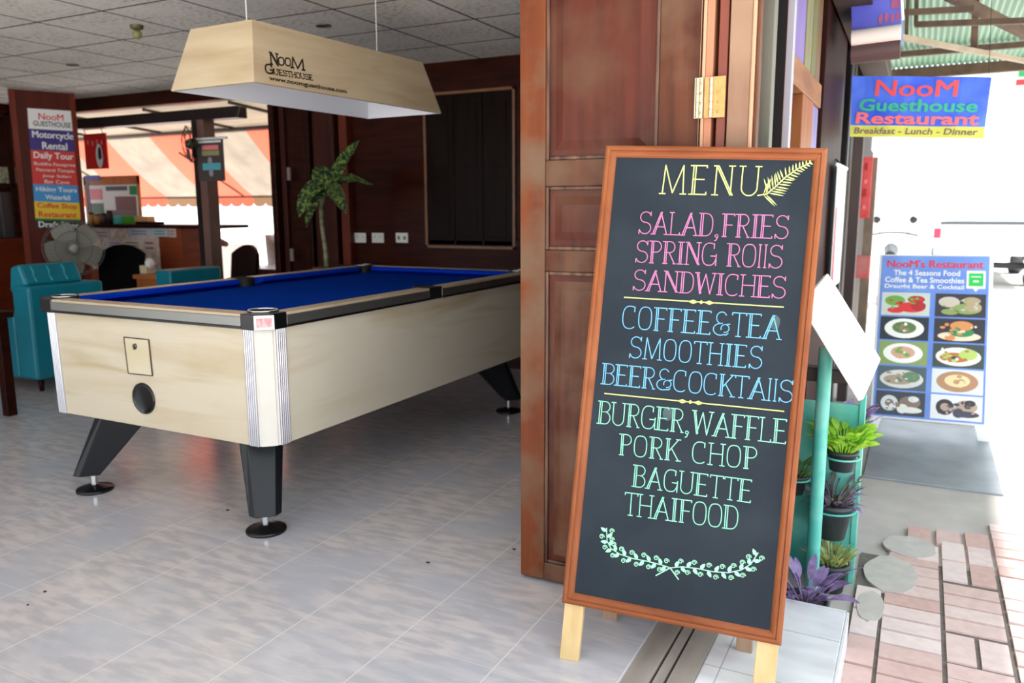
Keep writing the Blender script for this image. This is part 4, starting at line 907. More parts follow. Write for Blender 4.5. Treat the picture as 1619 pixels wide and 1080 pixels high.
link('banner_print', b, [ink_pink, ink('olive print', '9a9a6a'), ink('cyan print', '58b0c0'), print_w, ink('lilac print', '9a94a8')], t_)
link('banner_rod', MB().tube([(p.x-.02, 5.665, q.z+.012), (q.x+.06, 5.665, q.z+.012)], .012, 8), print_w, t_)
b = MB(); f = at(298, 228, 'y', 5.62); t_ = thing('wall_fan', f, 'small dark wall fan fixed to the rear post', 'fan'); fn_ = V((-.55, -.83, -.1)).normalized()
b.ring(f, fn_, .17, .006, 28); b.ring(f+fn_*.04, fn_, .11, .003, 24); b.ring(f-fn_*.05, fn_, .15, .003, 24)
a = fn_.orthogonal().normalized(); c_ = fn_.cross(a)
for k in range(14): e = a*math.cos(k*.449)+c_*math.sin(k*.449); b.tube([f+fn_*.06+e*.04, f+fn_*.04+e*.11, f+e*.17, f-fn_*.05+e*.15], .002, 4)
link('guard', b, rust, t_); b = MB()
for k in range(3): e = a*math.cos(k*2.09+.4)+c_*math.sin(k*2.09+.4); s_ = fn_.cross(e); b.quad(f+e*.03-s_*.03, f+e*.15-s_*.045+fn_*.02, f+e*.15+s_*.045-fn_*.01, f+e*.03+s_*.03)
link('blade', b, mat('fan blade dark', '5a4a3c', rough=.4), t_); link('motor', MB().lathe(f, [(.0001, -.12), (.05, -.11), (.055, -.02), (.03, .03), (.0001, .035)], 14, fn_), mat('fan motor', '3a3a22', rough=.4), t_)
link('bracket', MB().bar(f-fn_*.1, (px_+.03, 5.71, f.z-.12), .05, .06), black, t_)

# dining chairs and tables seen through the opening
def chair(x, y, rz, m, lab, top=.92, w=.44, seatm=None):
    M = Matrix.Translation((x, y, 0)) @ Matrix.Rotation(rz, 4, 'Z'); t_ = thing('dining_chair', (x, y, 0), lab, 'chair', 'dark dining chairs', M); P = lambda *q: M @ V(q)
    link('seat', MB().hexa([P(-w/2, -.22, .42), P(w/2, -.22, .42), P(w/2, .2, .42), P(-w/2, .2, .42)], [P(-w/2, -.22, .47), P(w/2, -.22, .47), P(w/2, .2, .47), P(-w/2, .2, .47)]), seatm or m, t_, .01)
    n = 8; lo_ = []; hi_ = []
    b = MB(); vs = []
    for k in range(n+1):
        u = -1+2*k/n; z = top-.09*u*u; vs += [P(u*w*.5, -.2, .45), P(u*w*.5*1.05, -.29+.04*u*u, z), P(u*w*.5, -.235, .45), P(u*w*.5*1.05, -.325+.04*u*u, z)]
    b.add(vs, [f for k in range(n) for f in ((k*4, k*4+4, k*4+5, k*4+1), (k*4+2, k*4+3, k*4+7, k*4+6), (k*4+1, k*4+5, k*4+7, k*4+3))]+[(0, 1, 3, 2), (n*4, n*4+2, n*4+3, n*4+1)], 0); link('backrest', b, m, t_)
    for sx in (-1, 1):
        for sy in (-1, 1): link('leg', MB().tube([P(sx*(w/2-.03), sy*.18, .43), P(sx*(w/2-.01), sy*.2, 0)], [.02, .014], 8), m, t_)
blackch = mat('black chair weave', '050507', '08080b', .7, 0, (50, 50, 50)); wine = mat('wine chair weave', '190607', '240a0c', .6, 0, (50, 50, 50))
p = at(188, 430, 'y', 5.0); chair(p.x-.38, 5.2, math.radians(-150), blackch, 'black chair between the fan and the bar counter', .93)
p = at(344, 420, 'y', 5.62); chair(p.x+.05, 5.63, math.radians(170), wine, 'dark wine red chair beside the rear post with a pale cloth on its back', .93, .40)
p = at(346, 392, 'y', 5.95); b = MB().tube([(p.x-.11, 5.93, .93), (p.x, 5.94, .96), (p.x+.13, 5.93, .93)], [.03, .045, .03], 10); solo('folded_cloth', b, mat('peach cloth', 'd8a890', 'c08878', .9, 0, (20, 20, 20)), 'pale peach cloth lying over the top of the wine red chair', 'cloth')
def table(name, xa, xb, ya, yb, z, m, lab):
    t_ = thing(name, ((xa+xb)/2, (ya+yb)/2, 0), lab, 'table'); link('table_top', MB().box((xa, ya, z-.04), (xb, yb, z)), m, t_, .006); link('apron', MB().box((xa+.04, ya+.03, z-.13), (xb-.04, yb-.03, z-.04)), m, t_)
    for x in (xa+.05, xb-.05):
        for y in (ya+.05, yb-.05): link('leg', MB().box((x-.025, y-.025, 0), (x+.025, y+.025, z-.04)), m, t_)
p, q = at(362, 423, 'y', 6.5), at(462, 423, 'y', 6.5); table('dining_table', p.x+.06, -5.35, 6.5, 7.2, p.z, mat('brown table', '4a1f12', '5c2a18', .3, 0, (3, 14, 14)), 'brown dining table behind the far side of the pool table')
zt2 = p.z
p = at(398, 405, 'y', 6.6); o = thing('napkin_holder', (p.x, 6.6, zt2), 'dark brown napkin holder standing on the brown dining table', 'holder'); b = MB(); b.box((p.x-.06, 6.55, zt2), (p.x+.07, 6.65, zt2+.13)); link('holder', b, mat('holder brown', '5a3634', rough=.5), o, .006); link('menu_card', MB().box((p.x-.05, 6.59, zt2+.1), (p.x-.01, 6.61, zt2+.2)), mat('holder dark', '4a2c2a', rough=.5), o)
p = at(427, 410, 'y', 6.9); b = MB().lathe((p.x-.8, 8.0, 0), [(.0001, .0), (.2, 0), (.2, .02), (.03, .04), (.03, .45), (.22, .5), (.24, .95), (.2, .96), (.19, .52), (.0001, .5)], 16); solo('tub_chair', b, mat('grey weave', '6a6460', '7c7670', .7, 0, (40, 40, 40)), 'grey tub chair behind the brown dining table', 'chair')
p, q = at(212, 434, 'y', 5.3), at(256, 434, 'y', 5.3); table('small_table', p.x, q.x, 5.28, 5.72, p.z, mat('orange table', 'a05a2a', 'b8703a', .4, 0, (3, 12, 12)), 'small orange wooden table before the bar counter'); zs = p.z
p = at(234, 425, 'y', 5.45); o = thing('tissue_box', (p.x, 5.45, zs), 'cream tissue box on the small orange table', 'tissue box'); link('box', MB().box((p.x-.06, 5.4, zs), (p.x+.04, 5.5, zs+.08)), mat('cream box', 'd4c4a4', rough=.6), o, .004); link('tissue', MB().ball((p.x+.03, 5.45, zs+.1), .045, 8, sz=1.2), print_w, o)
p = at(226, 390, 'y', 7.6); b = MB().box((-9.4, 8.4, 0), (-8.3, 8.5, .8)); solo('street_stall', b, mat('pale stall', 'e8d8cc', rough=.7), 'pale low stall outside beyond the rear post', 'stall')

# awning over the terrace
t_ = thing('striped_awning', (-9.5, 7.5, 0), 'red and grey striped awning with scalloped edge over the rear terrace', 'awning')
ya, za, yb, zb_ = 7.0, 2.19, 7.9, 1.445
edges = [-14.0]; x = -11.89+.81*0
stripe = [(-13.51, -12.70, 0), (-12.70, -11.89, 1), (-11.89, -11.08, 0), (-11.08, -10.27, 1), (-10.27, -9.46, 0), (-9.46, -8.65, 1), (-8.65, -7.84, 0), (-7.84, -7.03, 1), (-7.03, -6.22, 0), (-6.22, -5.41, 1)]
red = mat('awning red', 'c8604a', rough=.8, trans=.35); gry = mat('awning grey', '82766a', '928676', .8, 0, (4, 4, 4), trans=.35)
b = MB(); nn = 6; vb_ = MB()
for xa, xb, k in stripe:
    # red at k 0 starts at -8.65
    vs = []
    for i in range(nn+1):
        f = i/nn; sag = -.05*math.sin(math.pi*f)
        for j in range(5):
            u = j/4; vs.append((xa+(xb-xa)*u, ya+(yb-ya)*f, za+(zb_-za)*f+sag-.02*math.sin(math.pi*u)*math.sin(math.pi*f)))
    b.add(vs, [(i*5+j, i*5+j+1, i*5+j+6, i*5+j+5) for i in range(nn) for j in range(4)], k, True)
    m_ = 4
    for j in range(m_):
        x0_, x1_ = xa+(xb-xa)*j/m_, xa+(xb-xa)*(j+1)/m_; c_ = (x0_+x1_)/2; r_ = (x1_-x0_)/2
        vb_.add([(x0_, yb+.005, zb_), (x1_, yb+.005, zb_), (x1_, yb+.005, zb_-.09)]+[(c_+r_*math.cos(math.pi*q/6), yb+.005, zb_-.09-.045*math.sin(math.pi*q/6)) for q in range(1, 6)]+[(x0_, yb+.005, zb_-.09)], [tuple(range(9))], k)
link('awning_cloth', b, [red, gry], t_); link('valance', vb_, [red, mat('valance brown', '8a6a50', rough=.8, trans=.3)], t_)
b = MB().tube([(-14, yb, zb_), (-5.4, yb, zb_)], .014, 8).tube([(-14, ya, za), (-5.4, ya, za)], .014, 8)
for x in (-10.27, -8.0, -5.45): b.tube([(x, ya-.1, 1.95), (x, yb, zb_)], .012, 6)
link('awning_frame', b, rust, t_)
print('left ok')

# ------------------------------------------------------------------ street side
# hanging banner
YN = 5.0
t_ = thing('restaurant_banner', at(1455, 218, 'y', YN), 'blue and yellow restaurant banner hanging over the pavement', 'banner')
c4 = [at(*q, 'y', YN) for q in ((1344, 216), (1555, 219), (1568, 122), (1347, 120))]
def nq(u, v): return (c4[0].lerp(c4[1], u)).lerp(c4[3].lerp(c4[2], u), v)
b = MB(); n = 10; vs = []
for i in range(n+1):
    for v in (0, .19, 1): p = nq(i/n, v); vs.append(p+V((0, .012*math.sin(i*1.3), 0)))
b.add(vs, [(i*3, i*3+3, i*3+4, i*3+1) for i in range(n)], 1); b.add(vs, [(i*3+1, i*3+4, i*3+5, i*3+2) for i in range(n)], 0)
link('banner_cloth', b, [mat('banner blue', '3a5ce0', '5a80f0', .6, 0, (5, 5, 5), trans=.35), mat('banner yellow', 'd8d860', rough=.6, trans=.35)], t_)
def ntext(s, u0, u1, v0, v1, m, bold):
    b = MB(); off = V((0, -.02, 0)); o = nq(u0, v0)+off; write(b, s, o, nq(u1, v0)+off-o, nq(u0+.01, v1)+off-o, bold); link('banner_text', b, m, t_)
bred = ink('banner red', 'e04848'); 
ntext('NooM', .18, .78, .67, .93, bred, .024); ntext('Guesthouse', .06, .93, .42, .62, ink('banner green', '2aa880'), .025); ntext('Restaurant', .04, .95, .21, .40, ink('banner coral', 'e86a68'), .025); ntext('Breakfast - Lunch - Dinner', .03, .95, .045, .15, ink('banner plum', '6a5058'), .02)
b = MB()
for u in (0.02, .98): p = nq(u, 1); b.tube([p, V((p.x*.9, p.y+.3, 2.8))], .0015, 5)
link('rope', b, black, t_)
# blue light box at the roof corner
t_ = thing('shop_sign_box', at(1385, 90, 'y', 4.2), 'blue sign box with faded red print under the roof edge', 'sign')
a, c, d, e = [at(*q, 'y', 4.2) for q in ((1347, 62), (1425, 52), (1423, -40), (1345, -40))]
b = MB().hexa([p+V((0, .3, 0)) for p in (a, c, d, e)], [a, c, d, e]); link('box', b, mat('sign blue', '4a48b0', '5a60c8', .3, 0, (4, 4, 4)), t_)
b = MB().tube([(a+V((.0, -.02, .0))), c+V((0, -.02, 0))], .035, 12); b.tube([(a+V((0, .02, -.06))), c+V((0, .02, -.06))], .05, 12, 1); link('rolled_screen', b, [mat('rolled cream', 'd8c8c4', rough=.5), mat('rolled brown', '4a3232', rough=.5)], t_)
b = MB(); o = at(1388, 38, 'y', 4.195)
for k in range(4): b.disc(o+V((.01+.024*k, 0, .02+.006*(k % 2))), (0, -1, 0), .009, 10, 0, .022, (0, 0, 1))
b.box(o+V((.05, 0, .06)), o+V((.085, .001, .10))); link('faded_print', b, ink('faded red', '9a4a78'), t_)
b = MB().bar(c+V((.005, -.03, .05)), at(1424, -40, 'y', 4.17), .01, .012, (0, 1, 0)); link('edge_strip', b, print_w, t_)
link('hanger', MB().tube([(a+V((.05, .15, .2))), V((a.x+.05, 4.35, 2.86))], .01).tube([(c+V((-.05, .15, .2))), V((c.x-.05, 4.35, 2.86))], .01), rust, t_)
# grey post by the pavement and the stacked red signs beyond it
p, q = at(1344, 300, 'y', 6.2), at(1360, 300, 'y', 6.2); struct('column_pavement', MB().box((p.x, 6.2, -.14), (q.x, 6.3, 2.65)), colbrown, .004)
def strip(name, x0, y0, x1, y1, m, lab, cat, Y=7.2, dep=.06):
    a, c = at(x0, y1, 'y', Y), at(x1, y0, 'y', Y); b = MB().box((a.x, Y, a.z), (c.x, Y+dep, c.z)); return a, c, b
a, c, b = strip('', 1358, 248, 1380, 345, None, '', ''); t_ = thing('red_sign', (a.x, 7.2, a.z), 'tall narrow red sign on the far side of the grey post', 'sign'); sg = link('sign_face', b, mat('sign red', 'd83a3c', 'e06060', .5, 0, (8, 8, 8)), t_)
b = MB()
for k in range(4): z = a.z+(c.z-a.z)*(.15+.21*k); b.box((a.x+.02, 7.194, z), (c.x-.03, 7.2, z+.03+.03*(k % 2)), k % 2)
link('sign_print', b, [ink_pink, ink('dull red', 'b02a30')], t_)
b = MB(); P0, P1 = at(1357, 470, 'y', 7.22), at(1374, 345, 'y', 7.22); b.box((P0.x, 7.27, -.135), (P1.x+.03, 7.40, c.z)); solo('notice_stand', b, mat('worn notice wood', '6a5a50', '8c7a6a', .7, 0, (12, 12, 6), .3, .7), 'worn wooden stand carrying the tall red sign behind the grey post', 'stand')
a, c, b = strip('', 1352, 405, 1376, 440, None, '', '', 7.1); b = MB().box((a.x, 7.12, a.z), (c.x, 7.19, c.z)); solo('red_box', b, mat('faded red box', 'c8807a', 'd85a5c', .6, 0, (10, 10, 10)), 'faded red box low behind the grey post', 'box')
# rolled white poster on the dark column
a, c = at(1315, 442, 'x', -.41), at(1339, 269, 'x', -.41); t_ = thing('white_poster', (-.415, a.y, .9), 'tall white poster hanging on the dark column beside the blackboard', 'poster')
b = MB().box((-.418, a.y, .85), (-.412, c.y, c.z)); link('sheet', b, [print_w], t_); b = MB().box((-.4115, a.y, .86), (-.4105, a.y+.08, 1.28)); link('red_edge', b, ink('crimson print', 'b83048'), t_)
link('poster_rod', MB().tube([(-.414, a.y-.02, c.z+.008), (-.414, c.y+.02, c.z+.008)], .01, 8), print_w, t_)
b = MB().box((-.44, 4.45, 1.46), (-.40, 4.55, 1.5)); link('hook', MB().bar((-.415, (a.y+c.y)/2, c.z+.01), (-.449, (a.y+c.y)/2, c.z+.05), .01, .01), black, t_)

# menu lectern: open white menu on a turquoise stand
Cc = at(1366, 631, 'x', -.13); Bc = at(1393, 568, 'y', Cc.y+.40); Ac = at(1309, 432, 'y', Cc.y+.40); Dc = Cc+(Ac-Bc)
t_ = thing('menu_lectern', (-.33, 3.0, -.135), 'white open menu on a turquoise lectern beside the blackboard', 'lectern')
nm_ = (Bc-Cc).cross(Dc-Cc).normalized(); nm_ = nm_ if nm_.z > 0 else -nm_
mn = link('menu', MB().slab(Cc, Bc, Ac, Dc, nm_*.02), mat('menu white', 'fafaf8', rough=.4), t_, .004)
b = MB(); e1, e2 = (Bc-Cc), (Dc-Cc)
o = Cc+e1*.06+e2*.08+nm_*.001; b.slab(o, o+e1*.88, o+e1*.88+e2*.84, o+e2*.84, nm_*.0005)
link('menu_page', b, mat('menu page', 'fafaf8', 'f2f0e8', .4, 0, (7, 7, 7), .6, .75), mn)
b = MB().box((-.42, 2.97, .665), (-.19, 3.03, .715)); link('support_bar', b, mat('black support', '1c1210', rough=.5), t_, .004)
for y in (2.96, 3.1):
    pass
tp, tb = at(1304, 585, 'y', 2.92), at(1291, 705, 'y', 2.92)
link('stand_post', MB().tube([(tp.x, 2.92, -.13), (tp.x, 2.92, .80)], .024, 12), turq, t_)
link('stand_foot', MB().lathe((tp.x, 2.92, -.135), [(.0001, .03), (.024, .03), (.036, .012), (.036, 0), (.0001, 0)], 20), turq, t_)
sp = (Dc+Ac)/2; link('rest_arm', MB().bar((tp.x, 2.92, .78), Cc+e1*.5+e2*.45-nm_*.022, .05, .02), turq, t_)

# plant rack against the wall and its pots
YR = 3.12
r_ = thing('plant_rack', (-.30, YR, -.135), 'turquoise painted plant rack against the street wall', 'rack')
link('back_panel', MB().box((-.44, YR, -.135), (-.16, YR+.016, .56)), turq, r_, .003)
for x in (-.45, -.162): link('upright', MB().box((x, YR-.006, -.135), (x+.022, YR+.022, .60)), turq, r_, .003)
def holder(x, z, rr):
    b = MB().ring((x, 3.03, z), (0, 0, 1), rr, .004, 24); b.bar((x-rr*.7, 3.05, z), (x-rr*.7, YR, z), .008, .008); b.bar((x+rr*.7, 3.05, z), (x+rr*.7, YR, z), .008, .008); link('pot_ring', b, turq, r_)
holder(-.204, .385, .060); holder(-.225, .185, .081); holder(-.36, .28, .052)
def pot(c, r0, r1, h, lab, rim=.008):
    t_ = thing('potted_plant', c, lab, 'plant', 'small pots on and under the turquoise rack'); c = V(c)
    link('pot', MB().lathe(c, [(.0001, 0), (r0, 0), (r1, h*.86), (r1+rim, h*.86), (r1+rim, h), (r1-.004, h), (r1-.008, h*.9), (.0001, h*.9)], 28), potblk, t_)
    link('soil', MB().lathe(c+V((0, 0, h*.9)), [(.0001, .006), (r1*.6, .004), (r1-.009, .001)], 20), soil, t_); return t_, c+V((0, 0, h*.9))
def foliage(t_, c, n, m, L_, W_, spread, zmin, drp, stem=0., name='foliage', r=.04, seed=1):
    rnd = random.Random(seed); b = MB()
    for k in range(n):
        a = k*2.399+rnd.uniform(-.3, .3); rr = r*math.sqrt((k+.5)/n); p = c+V((rr*math.cos(a), rr*math.sin(a), 0)); el = rnd.uniform(zmin, 1.3)
        d = V((math.cos(a)*spread, math.sin(a)*spread, el)); h = stem*rnd.uniform(.4, 1); q = p+d.normalized()*h
        if h: b.tube([p, p.lerp(q, .5)+V((0, 0, h*.08)), q], .003, 5, 0)
        b.leaf(q, d, L_*rnd.uniform(.7, 1.1), W_*rnd.uniform(.8, 1.1), drp, 5, roll=rnd.uniform(-.5, .5))
    return link(name, b, m, t_)
def gp(px, py, Y): return at(px, py, 'y', Y)
t_, c = pot((-.204, 3.03, .335), .04, .05, .075, 'lime green leafy plant in a dark pot, topmost on the turquoise rack'); foliage(t_, c, 110, leaf_g, .052, .036, .8, .55, .9, .10, seed=2)
t_, c = pot((-.225, 3.03, .075), .05, .070, .135, 'purple and green straggly plant in a dark pot, middle of the turquoise rack'); foliage(t_, c, 40, leaf_p2, .05, .016, .75, .3, .9, .10, seed=5); foliage(t_, c, 30, leaf_p, .045, .018, 1., .05, 1.2, .07, 'purple_leaf', seed=8)
t_, c = pot((-.215, 3.03, -.133), .045, .06, .11, 'pale succulent in a pot behind the violet plant'); foliage(t_, c, 90, leaf_s, .045, .014, .7, .5, .4, .05, seed=9)
t_, c = pot((-.272, 2.72, -.133), .055, .075, .09, 'violet broad leaved plant in a dark pot beside the tiled step'); foliage(t_, c, 26, leaf_p, .10, .036, .9, .35, .9, .11, seed=12)
t_, c = pot((-.36, 3.03, .22), .03, .044, .075, 'small green plant in a pot left of the purple straggly plant'); foliage(t_, c, 30, leaf_m, .05, .022, .8, .5, .6, .05, seed=15)
t_, c = pot((-.26, 3.5, -.133), .06, .08, .5, 'violet and green bush in a tall dark pot behind the turquoise rack'); foliage(t_, c, 50, leaf_m, .07, .035, .9, .5, .6, .1, seed=18); foliage(t_, c, 34, leaf_p, .07, .03, .9, .7, .6, .17, 'purple_leaf', seed=20)

# blue food sign standing on the pavement
M4 = RM(.025, -.397, -.015); QO = V((-.202, 5.453, -.032)); QW, QH = .617, 1.074
def qp(u, v, n=0): return QO + M4 @ V((u*QW, -n, v*QH))
nq4 = M4 @ V((0, -1, 0))
t_ = thing('food_sign', (.1, 5.55, -.13), 'blue food sign with rows of dish pictures standing on the pavement', 'sign')
wh = mat('white sign frame', 'ececf0', rough=.5)
link('frame', MB().slab(qp(-.03, -.012, -.004), qp(1.035, -.012, -.004), qp(1.035, 1.012, -.004), qp(-.03, 1.012, -.004), nq4*.03), wh, t_, .006)
link('face', MB().slab(qp(0, 0), qp(1, 0), qp(1, 1), qp(0, 1), nq4*.004), mat('sign face blue', '6284d4', '7a9ee4', .45, 0, (3, 3, 3)), t_)
def qtext(s, u0, u1, v0, v1, m, bold=.02):
    b = MB(); o = qp(u0, v0, .001); write(b, s, o, qp(u1, v0, .001)-o, qp(u0, v1, .001)-o, bold); link('sign_text', b, m, t_)
qtext("NooM's Restaurant", .05, .96, .925, .975, ink('sign crimson', 'd8404e'), .01); qtext('The 4 Seasons Food', .12, .74, .875, .91, print_w); qtext('Coffee & Tea Smoothies', .04, .78, .83, .865, print_w); qtext('Draught Beer & Cocktail', .04, .78, .785, .82, print_w)
b = MB(); b.slab(qp(.80, .80, .001), qp(.97, .80, .001), qp(.97, .91, .001), qp(.80, .91, .001), nq4*.0004); b.slab(qp(.82, .815, .0015), qp(.95, .815, .0015), qp(.95, .895, .0015), qp(.82, .895, .0015), nq4*.0004, 1); b.add([qp(.86, .80, .001), qp(.885, .78, .001), qp(.91, .80, .001)], [(0, 1, 2)])
b.slab(qp(.86, .84, .002), qp(.91, .84, .002), qp(.91, .85, .002), qp(.86, .85, .002), nq4*.0003); b.slab(qp(.84, .87, .002), qp(.93, .87, .002), qp(.93, .876, .002), qp(.84, .876, .002), nq4*.0003)
link('green_badge', b, [print_w, ink('badge green', '2fc45a')], t_)
foods = [(('c8d0c8', 'b02830', 'd83438', '6aa848'), 0), (('3a3440', 'b0a080', '8aa060', 'c8c0b0'), 0), (('28303c', 'f0f0ea', '5a7a4a', 'a08060'), 1), (('34303a', 'd89058', '3a8a50', 'e8d8c0'), 2), (('8aa060', 'f4f4ee', 'd8a890', '7aa850'), 1), (('404a48', 'f0f0ea', 'c07840', 'b8d070'), 3), (('52606c', 'd8d8d4', 'b09a86', '6a8a6a'), 3), (('dce4e4', 'b88a6a', 'e8d8a8', 'c89a70'), 1), (('3c4450', 'd8dcdc', '8a7468', 'e8e8e0'), 4), (('e8e8ec', '3a3438', 'b8a090', '4a4a58'), 4)]
rnd = random.Random(3)
for k, (cs, kind) in enumerate(foods):
    col, row = k % 2, k//2; u0, u1 = (.02, .475) if col == 0 else (.525, .98); v1 = .765-row*.153; v0 = v1-.143
    b = MB(); b.slab(qp(u0, v0, .001), qp(u1, v0, .001), qp(u1, v1, .001), qp(u0, v1, .001), nq4*.0005); uc, vc = (u0+u1)/2, (v0+v1)/2
    up4 = M4 @ V((0, 0, 1))
    def blob(du, dv, ru, rv, mi, lev):
        c = qp(uc+du, vc+dv, .001+.0003*lev); ru = min(ru, (.2265-abs(du))*QW); rv = min(rv, (.071-abs(dv))*QH); b.disc(c, nq4, ru, 22, mi, rv, up4)
    if kind == 1: blob(0, 0, .115, .066, 1, 1); blob(0, .005, .07, .04, 2, 2); [blob(rnd.uniform(-.06, .06), rnd.uniform(-.02, .025), .018, .014, 3 if q % 2 else 2, 3+q*.1) for q in range(7)]
    elif kind == 2: blob(0, -.035, .12, .03, 3, 1); blob(.02, -.01, .07, .03, 2, 2); blob(.02, .028, .065, .032, 1, 3); blob(-.08, -.045, .03, .018, 1, 2)
    elif kind == 3: blob(0, -.005, .125, .06, 1, 1); blob(-.03, -.01, .085, .032, 2, 2); blob(.09, .01, .05, .035, 3, 3); blob(-.03, -.012, .02, .01, 0, 4)
    elif kind == 4: blob(-.1, 0, .05, .05, 1, 1); blob(-.1, 0, .025, .025, 2, 2); blob(.09, .01, .06, .04, 2, 1); blob(.09, -.035, .07, .02, 3, 2); blob(.12, .03, .03, .02, 1, 3); blob(.02, -.03, .03, .03, 3, 3)
    else: blob(-.1, .02, .06, .035, 3, 1); blob(.1, .03, .05, .025, 1, 1); blob(.06, -.02, .08, .035, 2, 2); blob(.12, -.01, .045, .03, 1, 3); blob(-.09, -.04, .05, .02, 2, 2)
    for q in range(16):
        du, dv = rnd.uniform(-.19, .19), rnd.uniform(-.06, .06)
        if kind != 1 or abs(du) < .07: blob(du*(.45 if kind == 1 else .8), dv*.6, rnd.uniform(.006, .018), rnd.uniform(.004, .012), rnd.choice((1, 2, 3, 3, 2)), 5+q*.1)
    link('food_picture', b, [mat('food %d %d' % (k, q), c, rough=.5) for q, c in enumerate(cs)], t_)
for u in (.0, .93):
    d = M4 @ V((0, 0, 1)); p = qp(u, 0, -.01); q = p-d*((p.z+.122)/d.z); s_ = V((.0, 0, 0)); e = M4 @ V((.045 if u else .045, 0, 0)); w_ = V((.02 if u else -.02, 0, 0))
    b = MB().hexa([q+w_-V((.005, 0, 0)), q+e+w_+V((.005, 0, 0)), q+e+w_+V((.005, .02, 0)), q+w_+V((-.005, .02, 0))], [p+V((-.01, 0, 0))-d*-.0, p+e+V((.01, 0, 0)), p+e+V((.01, .02, 0)), p+V((-.01, .02, 0))]); link('leg', b, wh, t_)
for u in (.02, .95): p = qp(u, .93, -.03); link('prop_leg', MB().bar((p.x, p.y+.28, -.122), p, .04, .02, (0, 1, 0)), wh, t_)

# white pickup in the street
YT = 17.0; gz = -.2
xt = at(1474, 380, 'y', YT).x; wt = 1.86
t_ = thing('pickup_truck', (xt+wt/2, YT+2.4, gz), 'white pickup truck parked in the street, seen from behind', 'truck')
paint = mat('white car paint', 'eef0f2', rough=.25); tyre = mat('tyre rubber', '3c3c40', rough=.7)
def X(u): return xt+wt*u
tz = at(1540, 352, 'y', YT).z; bz = at(1540, 398, 'y', YT).z
b = MB(); b.box((X(0), YT, bz+.05), (X(1), YT+5.0, tz-.02)); link('body', b, paint, t_, .05)
link('tailgate', MB().box((X(.08), YT-.03, bz+.12), (X(.92), YT+.02, tz-.03)), paint, t_, .02)
link('bumper', MB().box((X(.02), YT-.14, bz-.06), (X(.98), YT+.05, bz+.08)), mat('car bumper', 'd8dadc', rough=.3, metal=.5), t_, .02)
rz_ = at(1540, 324, 'y', YT+1.7).z; b = MB().hexa([V((X(.04), YT+1.7, tz-.05)), V((X(.96), YT+1.7, tz-.05)), V((X(.96), YT+3.9, tz-.05)), V((X(.04), YT+3.9, tz-.05))], [V((X(.13), YT+1.85, rz_)), V((X(.87), YT+1.85, rz_)), V((X(.87), YT+3.2, rz_)), V((X(.13), YT+3.2, rz_))]); link('cab', b, paint, t_, .04)
glass = mat('car glass', 'aab4b8', rough=.08)
b = MB(); b.slab(V((X(.13), YT+1.7, tz)), V((X(.87), YT+1.7, tz)), V((X(.82), YT+1.8, rz_-.06)), V((X(.18), YT+1.8, rz_-.06)), (0, .02, 0)); link('rear_window', b, glass, t_)
b = MB().box((X(.06), YT-.04, tz-.035), (X(.82), YT+.06, tz+.02)); link('bed_edge', b, mat('bed liner', '4a4c4e', rough=.6), t_)
for u in (.0, .94): link('tail_light', MB().box((X(u)+.01, YT-.035, bz+.24), (X(u)+.13, YT+.02, bz+.42)), ink('lamp red', 'd83048'), t_, .01)
link('plate', MB().box((X(.42), YT-.045, bz+.16), (X(.6), YT-.03, bz+.27)), print_w, t_)
link('axle', MB().tube([(X(.05), YT+1.0, gz+.36), (X(.95), YT+1.0, gz+.36)], .06).box((X(.12), YT+.4, bz-.15), (X(.2), YT+4.6, bz)).box((X(.8), YT+.4, bz-.15), (X(.88), YT+4.6, bz)), mat('chassis', '3a3c40', rough=.6), t_)
for y in (YT+1.0, YT+4.1):
    for u, s in ((.02, 1), (.86, 1)):
        c = V((X(u), y, gz+.36)); w_ = link('wheel', MB().lathe(c, [(.2, 0), (.33, 0), (.36, .03), (.36, .22), (.33, .25), (.2, .25)], 28, (1, 0, 0)), tyre, t_); link('rim', MB().lathe(c, [(.0001, .03), (.1, .03), (.2, .0), (.2, .25), (.1, .22), (.0001, .22)], 20, (1, 0, 0)), chrome, w_)
for u, s in ((0, -1), (1, 1)): link('side_mirror', MB().box((X(u)+s*.05, YT+3.5, tz+.02), (X(u)+s*.22, YT+3.56, tz+.2)), paint, t_, .02)
# motorbike parked before the truck
YM = 13.0; c0 = at(1408, 395, 'y', YM); gx = c0.x
t_ = thing('motorbike', (gx, YM+.5, gz), 'pale motorbike parked at the kerb left of the pickup', 'motorbike')
b0 = gz+.28
for y in (YM, YM+1.2):
    w_ = link('wheel', MB().ring((gx, y, b0), (1, 0, 0), .245, .04, 28, 8), tyre, t_); link('rim', MB().lathe((gx-.03, y, b0), [(.0001, 0), (.2, .02), (.2, .04), (.0001, .06)], 20, (1, 0, 0)), mat('bike rim', 'c8c8cc', rough=.4, metal=.6), w_)
bikep = mat('bike panels', 'e4e4e6', rough=.3)
link('body', MB().tube([(gx, YM-.1, b0+.42), (gx, YM+.3, b0+.45), (gx, YM+.6, b0+.12), (gx, YM+.95, b0+.3), (gx, YM+1.1, b0+.7)], [.05, .13, .11, .12, .09], 12), bikep, t_)
link('seat', MB().tube([(gx, YM-.1, b0+.5), (gx, YM+.2, b0+.56), (gx, YM+.55, b0+.5)], [.07, .11, .08], 10), black, t_)
link('fork', MB().tube([(gx, YM+1.2, b0), (gx, YM+1.05, b0+.72)], .03), chrome, t_)
link('handlebar', MB().tube([(gx-.34, YM+.98, b0+.76), (gx-.12, YM+1.05, b0+.8), (gx+.12, YM+1.05, b0+.8), (gx+.34, YM+.98, b0+.76)], .018), black, t_)
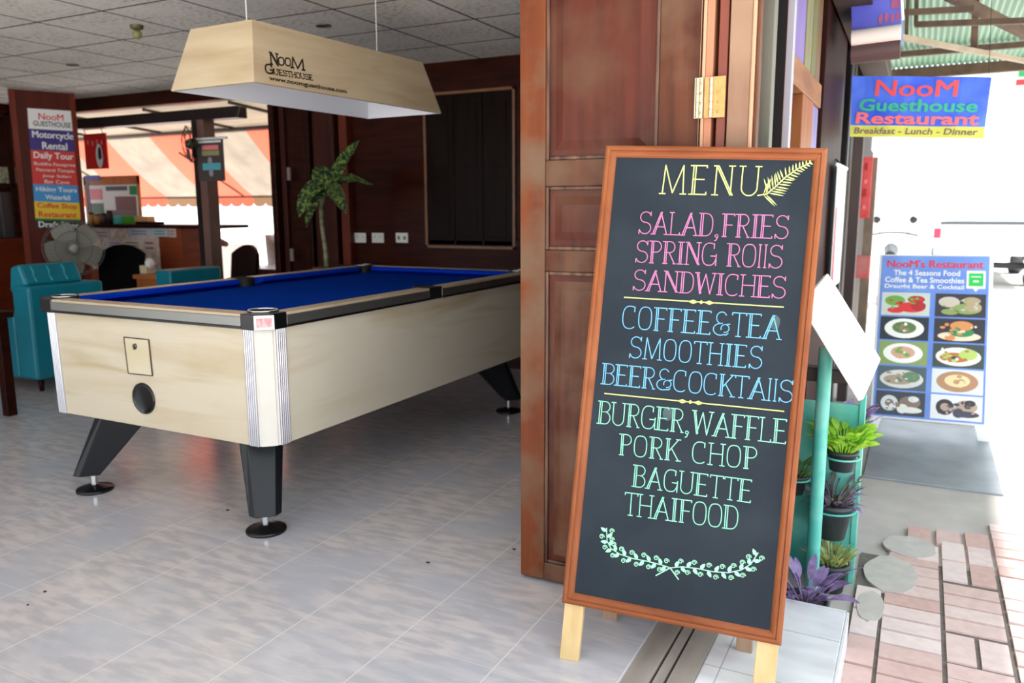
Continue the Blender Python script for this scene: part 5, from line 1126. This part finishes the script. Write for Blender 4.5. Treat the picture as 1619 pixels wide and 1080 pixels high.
for s in (-1, 1): link('mirror', MB().lathe((gx+s*.26, YM+1.02, b0+1.0), [(.0001, 0), (.06, .005), (.06, .02), (.0001, .03)], 12, (0, -1, 0)).tube([(gx+s*.26, YM+1.02, b0+1.0), (gx+s*.2, YM+1.02, b0+.78)], .008), black, t_)
link('tail_light', MB().box((gx-.06, YM-.2, b0+.38), (gx+.06, YM-.12, b0+.46)), ink('lamp red', 'd83048'), t_)
link('exhaust', MB().tube([(gx+.14, YM-.15, b0+.05), (gx+.14, YM+.5, b0-.05)], [.05, .03], 10), chrome, t_)
# sunlit buildings across the street
b = MB().box((5.2, 46, gz), (13, 54, 2.6)); o = thing('street_building', (9, 50, gz), 'faded orange low building far down the street', 'building'); link('wall', b, mat('faded orange wall', 'e0a890', 'd89a80', .9, 0, (.5, .5, 2)), o)
link('roof', MB().hexa([V(q) for q in ((5, 45.8, 2.6), (13.2, 45.8, 2.6), (13.2, 54.2, 2.6), (5, 54.2, 2.6))], [V(q) for q in ((6, 49.8, 3.5), (12.5, 49.8, 3.5), (12.5, 50.2, 3.5), (6, 50.2, 3.5))]), mat('lime roof', 'b8c878', rough=.8), o)
for k in range(4): link('window', MB().box((5.7+k*1.9, 45.95, .7), (6.7+k*1.9, 46.02, 1.9)), mat('far window', 'd8c0b8', rough=.4), o)
p = at(1606, 130, 'y', 12.0); o = thing('shop_sign', (p.x, 12, p.z), 'small green and red shop sign at the upper right picture edge', 'sign')
link('panel', MB().box((p.x, 12, p.z-.16), (p.x+.5, 12.06, p.z+.16)), mat('sign mint', 'c8e8c8', rough=.5), o); b = MB(); b.box((p.x+.02, 11.994, p.z+.06), (p.x+.45, 12, p.z+.14)); b.box((p.x+.0, 11.993, p.z-.04), (p.x+.4, 11.999, p.z+.03), 1); link('sign_print', b, [ink_green, ink_red], o)
link('sign_pole', MB().box((p.x+.5, 12.0, gz), (p.x+.56, 12.06, p.z+.2)), mat('pale pole', 'e0e0e0', rough=.6), o)
print('all ok')
for k, v in SPEC.items():
    if k in MATS: MATS[k].node_tree.nodes['Principled BSDF'].inputs['Specular IOR Level'].default_value = v
